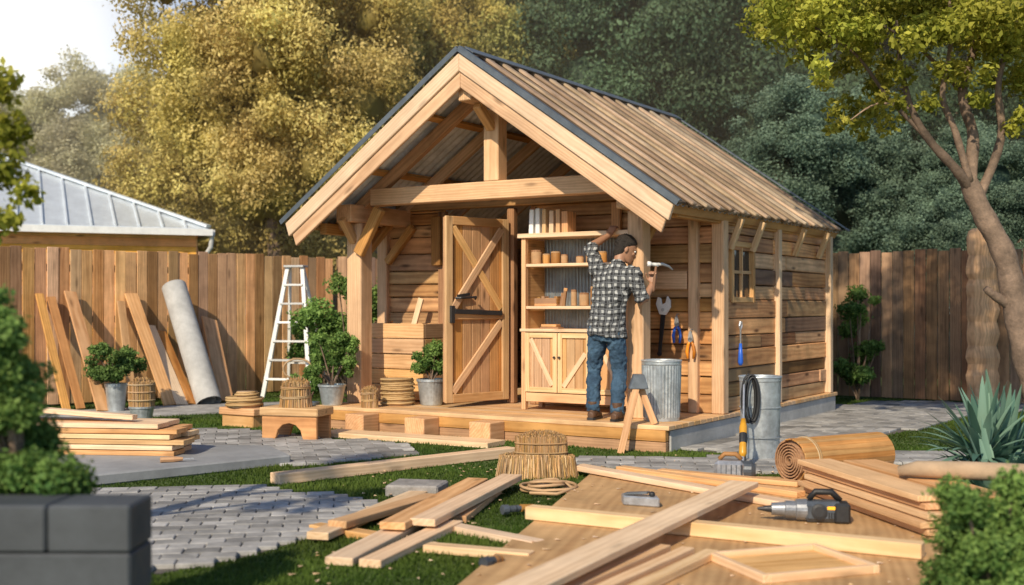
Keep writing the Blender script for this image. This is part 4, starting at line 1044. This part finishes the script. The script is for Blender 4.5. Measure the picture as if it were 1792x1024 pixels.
for k in range(6):
    for j in range(2):
        mb=MB(); ox=RD.uniform(-.1,.08); y=9.62+j*.24; z=.105+k*.044
        mb.beam((-2.68+ox-k*.015,y,z),(-5.4,y+.35+RD.uniform(-.05,.05),z),.23,.038,tint=RD.uniform(.35,.95)); fin(mb,'stacked_board',pine2 if k%2 else pine,bevel=.003,label='long pine board in the stack on the concrete slab',cat='board',group='boards stacked on the concrete slab')
for k in range(3):
    mb=MB(); mb.beam((-3.1-.2*k,9.7+.1*k,.382+k*.001),(-5.2,10.0+.12*k,.51),.09,.04); fin(mb,'loose_board',pine2,bevel=.003,label='pale board lying askew on the slab stack',cat='board',group='boards stacked on the concrete slab')
mb=MB(); a=V((-2.72,9.12,.108)); d=V((.93,.36,.0)); mb.tube([a,a+d*.1,a+d*.17],[.023,.023,.014],8,mat=0); mb.beam(a+d*.165,a+d*.25,.024,.008,mat=1); fin(mb,'chisel',[cedar,steel],label='small wooden handled chisel on the concrete slab',cat='chisel')
mb=MB(); mb.prism([(-.86,7.98,0),(-.50,7.93,0),(-.44,8.22,0),(-.80,8.30,0)],(0,0,.085),(1,0,0)); o=fin(mb,'stone_block',stonem,bevel=.012,label='rough grey stone block lying on the grass',cat='stone')
mb=MB(); pts=[]
for i in range(24*5):
    th=i*2*math.pi/24; r=.13+.05*math.sin(i*.051)+.008*math.sin(i*.7); pts.append((.24+math.cos(th)*r*1.1+.02*math.sin(i*.03),8.2+math.sin(th)*r,.025+.012*(i/24)+.01*math.sin(i*.4)))
pts+=[(.42,8.1,.04),(.30,7.95,.03),(.12,8.0,.03)]
mb.tube(pts,.011,7,tint=.7); fin(mb,'rope_coil',rope,smooth=True,label='loose tan rope coil lying on the grass',cat='rope')
e=thing('straw_broom',(.19,8.95,0),'big two tier straw broom head standing on the grass','broom')
mb=MB()
for i in range(3400):
    t=RD.uniform(0,2*math.pi); c_,s_=math.cos(t),math.sin(t); q=(abs(c_)**4+abs(s_)**4)**(-.25)*RD.uniform(.84,1.0)
    fx,fy=c_*q,s_*q
    p=V((.19+fx*.285,8.95+fy*.125,.155+.03*RD.random()-.02*abs(fx)**3)); mb.strand(p,V((.19+fx*.30+RD.uniform(-.018,.018),8.95+fy*.14+RD.uniform(-.018,.018),.0)),.0048,tint=RD.random())
for i in range(2600):
    th=RD.uniform(0,6.283); k=RD.uniform(.88,1) if i%3 else RD.uniform(.3,.95); x_=math.cos(th)*k; y_=math.sin(th)*k
    mb.strand((.22+x_*.20,8.95+y_*.10,.15),(.22+x_*.185+RD.uniform(-.012,.012),8.95+y_*.09,.15+.20*(1-.25*k*k)+RD.uniform(-.005,.016)),.0048,tint=RD.random())
mb.ell((.22,8.95,.20),(.17,0,0),(0,.088,0),(0,0,.125),tint=.3); mb.beam((-.06,8.95,.08),(.44,8.95,.08),.20,.14,tint=.3)
fin(mb,'bristles',straw,e)
for z,rx,ry in ((.19,.203,.106),(.26,.199,.102)):
    mb=MB(); mb.tube([(.22+math.cos(t*.2618)*rx,8.95+math.sin(t*.2618)*ry,z) for t in range(24)],.0055,6,closed=True); fin(mb,'binding_twine',rope,e,smooth=True)
e=thing('wooden_roll',(2.4,8.75,0),'compact roll of thin reddish wood veneer lying on the grass','roll')
a,b=V((2.02,8.55,.175)),V((2.80,9.0,.175)); ax=(b-a).normalized(); L=(b-a).length
X_=UP; Y_=ax.cross(UP)
mb=MB(); ns=26
for i in range(ns):
    th=i*2*math.pi/ns; rd=X_*math.cos(th)+Y_*math.sin(th)
    mb.beam(a+rd*.155+ax*RD.uniform(-.004,.004),b+rd*.155+ax*RD.uniform(-.004,.004),.0385,.012,up=rd,tint=RD.uniform(.15,.6))
mb.lathe(a,[(.150,.03),(.150,L-.01)],30,axis=ax,tint=.0,capb=True,capt=True)
fin(mb,'veneer',cedar,e,bevel=.002)
mb=MB(); pts=[]
for i in range(24*6):
    th=i*2*math.pi/24; r=.02+.128*i/(24*6); pts.append(a+ax*.012+X_*math.cos(th)*r+Y_*math.sin(th)*r)
vs=[];fs=[]
for i,p in enumerate(pts):
    rd=(p-a-ax*.012).normalized(); vs+=[p-rd*.004,p-rd*.004-ax*.03,p+rd*.004-ax*.03,p+rd*.004]
    if i:
        o=4*(i-1)
        for k in range(3): fs.append([o+k,o+k+1,o+k+5,o+k+4])
mb.add(vs,fs,tint=.3); fin(mb,'spiral_end',cedar,e)
for d in (.13,.15):
    mb=MB(); mb.tube([a+ax*d+X_*math.cos(t*.2618)*.165+Y_*math.sin(t*.2618)*.165 for t in range(24)],.006,6,closed=True); fin(mb,'binding_twine',rope,e,smooth=True)
# power tool: cordless planer body with battery, barrel and trigger handle
e=thing('power_tool',(1.68,6.9,.04),'compact grey and black cordless power tool lying on the plywood','power tool')
mb=MB(); mb.beam((1.70,6.89,.105),(1.92,6.86,.105),.13,.12,tint=.4); fin(mb,'body',toolg,e,bevel=.024)
mb=MB(); mb.beam((1.87,6.865,.10),(1.96,6.85,.10),.145,.115,tint=.5); fin(mb,'battery',black,e,bevel=.012)
mb=MB(); mb.tube([(1.73,6.885,.17),(1.77,6.88,.215),(1.86,6.868,.215),(1.91,6.86,.165)],[.018,.02,.02,.018],10); fin(mb,'handle',black,e,smooth=True)
mb=MB(); mb.tube([(1.72,6.885,.11),(1.66,6.893,.11),(1.655,6.894,.11),(1.60,6.901,.11),(1.595,6.902,.11),(1.52,6.912,.11)],[.062,.060,.050,.050,.042,.036],20); fin(mb,'barrel',steel,e,smooth=False)
mb=MB(); mb.tube([(1.52,6.912,.11),(1.49,6.916,.11),(1.44,6.922,.11)],[.022,.018,.007],14); fin(mb,'chuck',black,e,smooth=False)
mb=MB(); mb.lathe((1.775,6.816,.11),[(.045,0),(.045,.012),(.03,.016)],22,axis=(-.15,-1,0),capt=True); fin(mb,'side_cover',black,e)
mb=MB(); mb.beam((1.82,6.809,.13),(1.865,6.802,.13),.02,.008,up=(0,1,0)); fin(mb,'switch',yellowp,e,bevel=.002)
for k in range(3):
    mb=MB(); mb.beam((1.83+k*.014,6.806-k*.002,.07),(1.83+k*.014,6.806-k*.002,.105),.006,.01,up=(0,1,0)); fin(mb,'vent',black,e)
e=thing('block_plane',(.81,7.5,.04),'small grey steel block plane on the plywood','plane')
mb=MB(); mb.prism([(.70,7.56,.041),(.70,7.44,.041),(.92,7.34,.041),(.92,7.46,.041)],(0,0,.06),(1,-.4,0)); fin(mb,'body',steel,e,bevel=.008)
mb=MB(); mb.beam((.72,7.49,.108),(.86,7.42,.125),.06,.012); fin(mb,'blade',flash,e,bevel=.002)
mb=MB(); mb.ell((.88,7.41,.115),(.02,0,0),(0,.02,0),(0,0,.018)); fin(mb,'knob',black,e,smooth=True)
for (x,y,an,l) in ((-.06,7.22,.5,.22),(-.14,5.72,.9,.14)):
    d=V((math.cos(an),math.sin(an),0)); p=V((x,y,.05)); mb=MB()
    mb.tube([p,p+d*.04,p+d*.045,p+d*l*.6],[.03,.03,.016,.016],10,mat=0); mb.tube([p+d*l*.59,p+d*l],[.024,.018],10,mat=1)
    for k in range(5): mb.lathe(p+d*(.05+k*.014),[(.022,0),(.022,.006)],10,axis=d,capt=True,mat=0)
    fin(mb,'drill_bit',[toolg,cedar],label='short dark steel drill bit lying on the grass',cat='drill bit',group='drill bits on the grass')

# ------------------------------------------------------------ block planter wall, left bush
e=thing('block_planter',(-2.2,4.1,0),'dark grey concrete block planter wall with clipped bush','planter')
mb=MB()
for c in range(4):
    z=c*.16; xs=-1.26; first=True
    while xs>-3.3:
        l=.28 if (first and c%2) else .56; first=False
        mb.beam((xs-.0025,4.02,z+.08),(xs-l+.0025,4.02,z+.08),.24,.156,tint=RD.uniform(.4,.6)); xs-=l
fin(mb,'blocks',blockm,e,bevel=.008)
mb=MB(); mb.beam((-3.3,4.36,.27),(-1.50,4.36,.27),.43,.54); fin(mb,'soil',dirtm,e)
g=random.Random(31)
cl=[((g.uniform(-.30,.14),g.uniform(-.12,.14),g.uniform(.02,.24)),g.uniform(.08,.12)) for k in range(22)]+[((g.uniform(-.28,.10-.16*t),g.uniform(-.12,.12),.20+.58*t),g.uniform(.07,.11)) for t in [i/27 for i in range(28)]]
shrub(-1.78,4.3,.55,cl,52000,.024,lf_shrub,'dense green conical bush growing in the block planter',seed=31,core=.5)

# ------------------------------------------------------------ PERSON
PR=thing('person',(.88,10.93,DZ),'checked shirt, blue jeans, brown boots, reaching up to the cabinet','person')
f_=V((.45,.89,0)).normalized(); l_=V((-f_.y,f_.x,0))
def remesh(mb,name,mat,voxel,smooth=4,parent=PR,disp=None,mats=None):
    me=mesh_of(mb,name,PR['_o']); ob=bpy.data.objects.new(name,me); col.objects.link(ob)
    r=ob.modifiers.new('r','REMESH'); r.mode='VOXEL'; r.voxel_size=voxel; r.use_smooth_shade=True
    s=ob.modifiers.new('s','SMOOTH'); s.factor=.5; s.iterations=smooth
    if disp:
        tx=bpy.data.textures.new(name,'CLOUDS'); tx.noise_scale=disp[1]; tx.noise_depth=2
        d=ob.modifiers.new('d','DISPLACE'); d.texture=tx; d.strength=disp[0]; d.mid_level=.5; d.texture_coords='LOCAL'
    dg=bpy.context.evaluated_depsgraph_get(); dg.update()
    me2=bpy.data.meshes.new_from_object(ob.evaluated_get(dg)); ob.modifiers.clear(); ob.data=me2; me2.name=name
    for p in me2.polygons: p.use_smooth=True
    if 'tint' in me2.attributes: me2.attributes.remove(me2.attributes['tint'])
    a=me2.attributes.new('tint','FLOAT','POINT'); a.data.foreach_set('value',np.full(len(me2.vertices),.5,np.float32))
    me2.materials.clear(); me2.materials.append(mat); ob.parent=parent; return ob
shL,elL,wrL=V((.795,11.07,1.635)),V((.755,11.25,1.865)),V((.945,11.395,1.985))
shR,elR,wrR=V((1.125,10.92,1.60)),V((1.205,10.84,1.335)),V((1.30,10.93,1.50))
hipL,knL,anL=V((.805,10.985,1.06)),V((.77,11.06,.70)),V((.755,10.98,.33))
hipR,knR,anR=V((.955,10.915,1.06)),V((1.0,10.97,.70)),V((.965,10.82,.33))
TOR=[(V((.88,10.95,1.00)),.13,.10),(V((.88,10.95,1.08)),.158,.118),(V((.885,10.955,1.20)),.140,.10),(V((.905,10.97,1.34)),.152,.108),(V((.935,10.985,1.48)),.175,.118),(V((.955,10.995,1.575)),.170,.105),(V((.97,11.0,1.64)),.118,.082),(V((.985,11.01,1.68)),.066,.062)]
sl=(l_*1+UP*.12).normalized()
def torso(mb,g=0,i0=0,i1=None):
    mb.loft([(c,sl*(a+g),f_*(b+g)) for c,a,b in TOR[i0:i1]],20)
def limb(mb,P,R,n=14):
    pts=[];rr=[]
    for i in range(len(P)-1):
        for k in range(5):
            t=k/5; pts.append(P[i].lerp(P[i+1],t)); rr.append(R[i]+(R[i+1]-R[i])*t)
    pts.append(P[-1]); rr.append(R[-1]); mb.tube(pts,rr,n)
def hand(mb,wr,d,nrm,curl,ts,splay=.04):
    d=d.normalized(); nrm=(nrm-d*nrm.dot(d)).normalized(); s=d.cross(nrm).normalized()
    mb.loft([(wr-d*.01,s*.026,nrm*.019),(wr+d*.02,s*.032,nrm*.018),(wr+d*.06,s*.041,nrm*.016),(wr+d*.088,s*.040,nrm*.013)],12)
    for i,L in zip((-1.5,-.5,.5,1.5),((.068,.082,.078,.062) if ts<0 else (.062,.078,.082,.068))):
        p=wr+d*.075+s*i*.0205; q=(d+s*i*splay).normalized(); pts=[p,wr+d*.09+s*i*.0212]; rr=[.0095,.0095]; cur=pts[-1]; a=0
        for sg,(fl,r_) in enumerate(((.48,.0088),(.30,.008),(.24,.007))):
            a+=curl[sg]; dd=q*math.cos(a)+nrm*math.sin(a); cur=cur+dd*L*fl*1.02; pts.append(cur); rr.append(r_)
        mb.tube(pts,rr,8)
    p=wr+d*.025+s*ts*.026; dd=(d*.65+s*ts*.7+nrm*.3).normalized(); p2=p+dd*.04; d2=(d*.85+s*ts*.15+nrm*.5).normalized(); p3=p2+d2*.03; p4=p3+(d2+nrm*.4).normalized()*.024
    mb.tube([p,p2,p3,p4],[.014,.0115,.010,.008],8)
body=MB()
torso(body); 
limb(body,[hipL,knL,anL],[.085,.055,.038]); limb(body,[hipR,knR,anR],[.085,.055,.038])
limb(body,[shL.lerp(V((.96,10.99,1.6)),.35),shL,elL,wrL],[.06,.058,.043,.027]); limb(body,[shR.lerp(V((.96,10.99,1.58)),.35),shR,elR,wrR],[.06,.056,.043,.027])
hand(body,wrL,V((.34,.45,.75)),V((.3,.6,-.65)),(.5,.75,.5),1)
hand(body,wrR,V((.10,.15,.95)),V((-.25,-.9,.2)),(1.0,1.2,.8),-1)
for an in (anL,anR): body.ell(an+f_*.05-UP*.045,f_*.11,l_*.036,UP*.03)
hc=V((1.065,11.045,1.825)); hf=(V((.90,.10,-.32))).normalized(); hr=hf.cross(UP).normalized(); hu=hr.cross(hf).normalized()
body.tube([V((.98,11.0,1.64)),V((1.0,11.015,1.70)),hc-hu*.05-hf*.03],[.062,.056,.055],14)
HL=[(-.118,.022,.022,.062),(-.105,.038,.04,.048),(-.08,.052,.062,.028),(-.045,.062,.078,.012),(0,.070,.09,.002),(.04,.074,.097,-.004),(.075,.068,.088,-.008),(.10,.05,.066,-.012),(.116,.022,.03,-.014)]
body.loft([(hc+hu*h+hf*o,hr*a,hf*b) for h,a,b,o in HL],20)
body.tube([hc+hf*.088+hu*.02,hc+hf*.110-hu*.015,hc+hf*.118-hu*.03,hc+hf*.092-hu*.035],[.008,.011,.014,.010],8)
for s in (-1,1):
    body.ell(hc+hr*s*.077-hf*.008-hu*.005,hf*.019,hu*.032,hr*.011); body.ell(hc+hf*.082+hr*s*.03+hu*.024,hr*.022,hu*.007,hf*.012); body.ell(hc+hf*.075+hr*s*.035-hu*.02,hr*.02,hu*.018,hf*.015)
body.ell(hc+hf*.088-hu*.058,hr*.024,hu*.006,hf*.012); body.ell(hc+hf*.088-hu*.07,hr*.02,hu*.007,hf*.011)
remesh(body,'body',skin,.0058,3)
for s in (-1,1):
    mb=MB(); mb.ell(hc+hf*.084+hr*s*.031+hu*.006,hr*.012,hu*.009,hf*.010); fin(mb,'eye',white,PR,smooth=True)
mb=MB()
HH=[(-.085,.042,.038,-.058),(-.06,.058,.050,-.052),(-.03,.070,.060,-.046),(.0,.077,.068,-.040),(.025,.083,.078,-.032),(.05,.087,.092,-.020),(.08,.084,.100,-.012),(.108,.068,.084,-.012),(.130,.044,.054,-.014),(.142,.016,.02,-.015)]
mb.loft([(hc+hu*h+hf*o,hr*a,hf*b) for h,a,b,o in HH],20)
g=random.Random(8)
for i in range(150):
    th=g.uniform(0,6.28); zz=g.uniform(-.5,1); q=math.sqrt(1-zz*zz); c=hc+hu*(.045+.088*zz)-hf*.020+hr*.082*q*math.cos(th)+hf*.094*q*math.sin(th)
    if zz<.4 and math.sin(th)>.05: continue
    ax_=(hf*g.uniform(-1,1)+hr*g.uniform(-1,1)-hu*.6).normalized(); b_x=ax_.cross(hu).normalized()
    mb.ell(c,ax_*.018,b_x*.009,ax_.cross(b_x)*.009,8,5)
remesh(mb,'hair',hairm,.0042,1,disp=(.008,.012))
sh=MB(); torso(sh,.020,1,8)
limb(sh,[shL.lerp(V((.96,10.99,1.6)),.4),shL,shL.lerp(elL,.5),elL-(elL-shL).normalized()*.01],[.080,.077,.066,.060]); limb(sh,[shR.lerp(V((.96,10.99,1.58)),.4),shR,shR.lerp(elR,.5),elR+(elR-shR).normalized()*.0],[.080,.076,.066,.060])
sh.loft([(V((.88,10.95,1.02)),sl*.190,f_*.150),(V((.88,10.95,1.12)),sl*.180,f_*.142),(V((.885,10.955,1.22)),sl*.166,f_*.128)],20)
sh.tube([V((.985,11.005,1.665)),V((1.0,11.015,1.715))],[.076,.067],14)
for e_,d in ((elL,(elL-shL)),(elR,(elR-shR))): 
    d=d.normalized(); sh.tube([e_-d*.05,e_-d*.005],[.067,.066],14)
N=NT('checked_cloth'); oc=N.n('TexCoord').outputs['Object']
mp=N.n('Mapping',{0:oc,2:(0,0,-math.atan2(l_.y,l_.x)),3:(1,1,1)}).outputs[0]; sx=N.n('SeparateXYZ',{0:mp})
wn=N.n('TexNoise',{'Vector':oc,'Scale':5.,'Detail':2.}).outputs[0]; wob=N.math('MULTIPLY',N.math('SUBTRACT',wn,.5),.08)
def stripe(o,f,th,ph=0.): return N.math('GREATER_THAN',N.math('FRACT',N.math('ADD',N.math('MULTIPLY',N.math('ADD',o,wob),f),ph+10.)),th)
A1=stripe(sx.outputs[0],17,.42); B1=stripe(sx.outputs[2],17,.42)
s_=N.math('MULTIPLY',N.math('ADD',A1,B1),.5)
cc=N.ramp(s_,[(0,(.42,.43,.42)),(.35,(.085,.09,.095)),(.75,(.014,.015,.018))],'CONSTANT')
lnx=N.math('MAXIMUM',stripe(sx.outputs[0],17,.88,.35),stripe(sx.outputs[2],17,.88,.35)); cc=N.mix(N.math('MULTIPLY',lnx,.55),cc,(.20,.21,.22))
fz=N.n('TexNoise',{'Vector':oc,'Scale':14.,'Detail':4.}).outputs[0]
cc=N.n('HueSaturation',{'Value':N.mr(fz,.3,.7,.7,1.25),'Color':cc}).outputs[0]
bb=N.bsdf(Base_Color=cc,Roughness=.9); N.bump(bb,fz,.9,.03)
remesh(sh,'shirt',N.m,.008,2,disp=(.042,.055))
N=NT('denim'); oc=N.n('TexCoord').outputs['Object']
n1=N.n('TexNoise',{'Vector':oc,'Scale':7.,'Detail':5.}).outputs[0]; n2=N.n('TexNoise',{'Vector':oc,'Scale':160.,'Detail':2.}).outputs[0]
cc=N.ramp(N.math('ADD',N.math('MULTIPLY',n1,.75),N.math('MULTIPLY',n2,.25)),[(.35,(.017,.042,.076)),(.55,(.042,.09,.15)),(.72,(.10,.18,.26))])
bb=N.bsdf(Base_Color=cc,Roughness=.9); N.bump(bb,n1,.7,.025)
jn=MB(); jn.loft([(V((.88,10.95,.97)),sl*.12,f_*.10),(V((.88,10.95,1.03)),sl*.165,f_*.128),(V((.88,10.95,1.10)),sl*.166,f_*.128),(V((.882,10.952,1.17)),sl*.152,f_*.115)],20)
for h_,k_,a_ in ((hipL,knL,anL),(hipR,knR,anR)): limb(jn,[h_,h_.lerp(k_,.5),k_,k_.lerp(a_,.5),a_-UP*.02],[.096,.085,.068,.066,.064])
for h_,s in ((hipL,1),(hipR,-1)): jn.ell(h_-f_*.05-UP*.0,l_*.075,f_*.07,UP*.09)
remesh(jn,'jeans',N.m,.008,3,disp=(.038,.05))
mb=MB(); mb.loft([(V((.881,10.951,1.125)),sl*.170,f_*.130),(V((.882,10.952,1.16)),sl*.168,f_*.128)],24); fin(mb,'belt',bootm,PR,smooth=True)
for an in (anL,anR):
    fd=(f_+V((.15 if an is anR else -.1,0,0))).normalized(); sdn=V((-fd.y,fd.x,0)); b0=V((an.x,an.y,DZ))
    mb=MB(); mb.tube([b0+UP*.17,b0+UP*.10,b0+UP*.05],[.052,.052,.05],14)
    mb.loft([(b0-fd*.075+UP*.04,sdn*.028,UP*.035),(b0-fd*.05+UP*.045,sdn*.042,UP*.044),(b0+fd*.02+UP*.05,sdn*.044,UP*.050),(b0+fd*.09+UP*.042,sdn*.050,UP*.040),(b0+fd*.15+UP*.036,sdn*.046,UP*.034),(b0+fd*.19+UP*.03,sdn*.025,UP*.025)],16)
    remesh(mb,'boot',bootm,.008,3)
    mb=MB(); mb.prism([b0+fd*a+sdn*b+UP*.001 for a,b in ((-.085,-.025),(-.06,-.042),(.02,-.045),(.1,-.053),(.16,-.045),(.195,-.02),(.195,.02),(.16,.045),(.1,.053),(.02,.045),(-.06,.042),(-.085,.025))],(0,0,.022),fd); fin(mb,'boot_sole',black,PR)
e=thing('hammer',(1.33,10.95,1.5),'steel claw hammer held upright in the raised hand','hammer')
hb=V((1.318,10.905,1.545)); dd=V((.12,.02,.99)).normalized(); xx=V((.97,.2,-.10)).normalized()
mb=MB(); mb.tube([hb-dd*.12,hb-dd*.10,hb,hb+dd*.12],[.013,.017,.015,.011],10); fin(mb,'handle',darkw,e,smooth=True)
c=hb+dd*.135; mb=MB(); mb.tube([c-xx*.085,c-xx*.055,c-xx*.05,c-xx*.02,c+xx*.02],[.024,.024,.015,.017,.019],12)
for s in (-1,1):
    mb.tube([c+xx*.0,c+xx*.06+UP*.012+V((0,s*.010,0)),c+xx*.12-UP*.002+V((0,s*.016,0)),c+xx*.16-UP*.03+V((0,s*.018,0))],[.018,.014,.010,.004],8)
fin(mb,'head',white,e,smooth=True)

# ------------------------------------------------------------ world, sun, camera
el=math.radians(35); sd=V((-.40,-.917,0)).normalized(); sdir=V((sd.x*math.cos(el),sd.y*math.cos(el),math.sin(el)))
w=bpy.data.worlds.new('World'); scene.world=w; w.use_nodes=True; nt=w.node_tree; nt.nodes.clear()
out=nt.nodes.new('ShaderNodeOutputWorld'); bgn=nt.nodes.new('ShaderNodeBackground'); sky=nt.nodes.new('ShaderNodeTexSky')
sky.sky_type='NISHITA'; sky.sun_disc=False; sky.sun_elevation=el; sky.sun_rotation=math.atan2(sd.x,sd.y); sky.dust_density=.5; sky.air_density=.95; sky.ozone_density=3.0
bgn.inputs[1].default_value=.14; nt.links.new(sky.outputs[0],bgn.inputs[0])
tc=nt.nodes.new('ShaderNodeTexCoord'); dot=nt.nodes.new('ShaderNodeVectorMath'); dot.operation='DOT_PRODUCT'; nt.links.new(tc.outputs['Generated'],dot.inputs[0])
gd=V((-.43,1,.21)).normalized(); dot.inputs[1].default_value=gd
mx=nt.nodes.new('ShaderNodeMath'); mx.operation='MAXIMUM'; mx.inputs[1].default_value=0; nt.links.new(dot.outputs['Value'],mx.inputs[0])
pw_=nt.nodes.new('ShaderNodeMath'); pw_.operation='POWER'; pw_.inputs[1].default_value=150; nt.links.new(mx.outputs[0],pw_.inputs[0])
ml=nt.nodes.new('ShaderNodeMath'); ml.operation='MULTIPLY'; ml.inputs[1].default_value=1.5; nt.links.new(pw_.outputs[0],ml.inputs[0])
b2=nt.nodes.new('ShaderNodeBackground'); b2.inputs[0].default_value=(1,.80,.46,1); nt.links.new(ml.outputs[0],b2.inputs[1])
ad=nt.nodes.new('ShaderNodeAddShader'); nt.links.new(bgn.outputs[0],ad.inputs[0]); nt.links.new(b2.outputs[0],ad.inputs[1]); nt.links.new(ad.outputs[0],out.inputs[0])
ld=bpy.data.lights.new('sun','SUN'); ld.energy=4.7; ld.angle=math.radians(.9); ld.color=(1,.85,.63)
lo=bpy.data.objects.new('sun',ld); col.objects.link(lo); lo.rotation_euler=sdir.to_track_quat('Z','Y').to_euler()
cam=bpy.data.cameras.new('camera'); cam.lens=36*2064/1792; cam.sensor_width=36; cam.shift_y=23/1792; cam.clip_end=400
cam.dof.use_dof=True; cam.dof.focus_distance=10.2; cam.dof.aperture_fstop=1.6
co=bpy.data.objects.new('camera',cam); col.objects.link(co); co.location=(0,0,1.3); co.rotation_euler=(math.radians(90),0,0); scene.camera=co
scene.view_settings.view_transform='Standard'; scene.view_settings.look='None'; scene.view_settings.exposure=0
for ob in list(bpy.data.objects):
    if '_o' in ob: del ob['_o']
print('polys',sum(len(o.data.polygons) for o in bpy.data.objects if o.type=='MESH'))
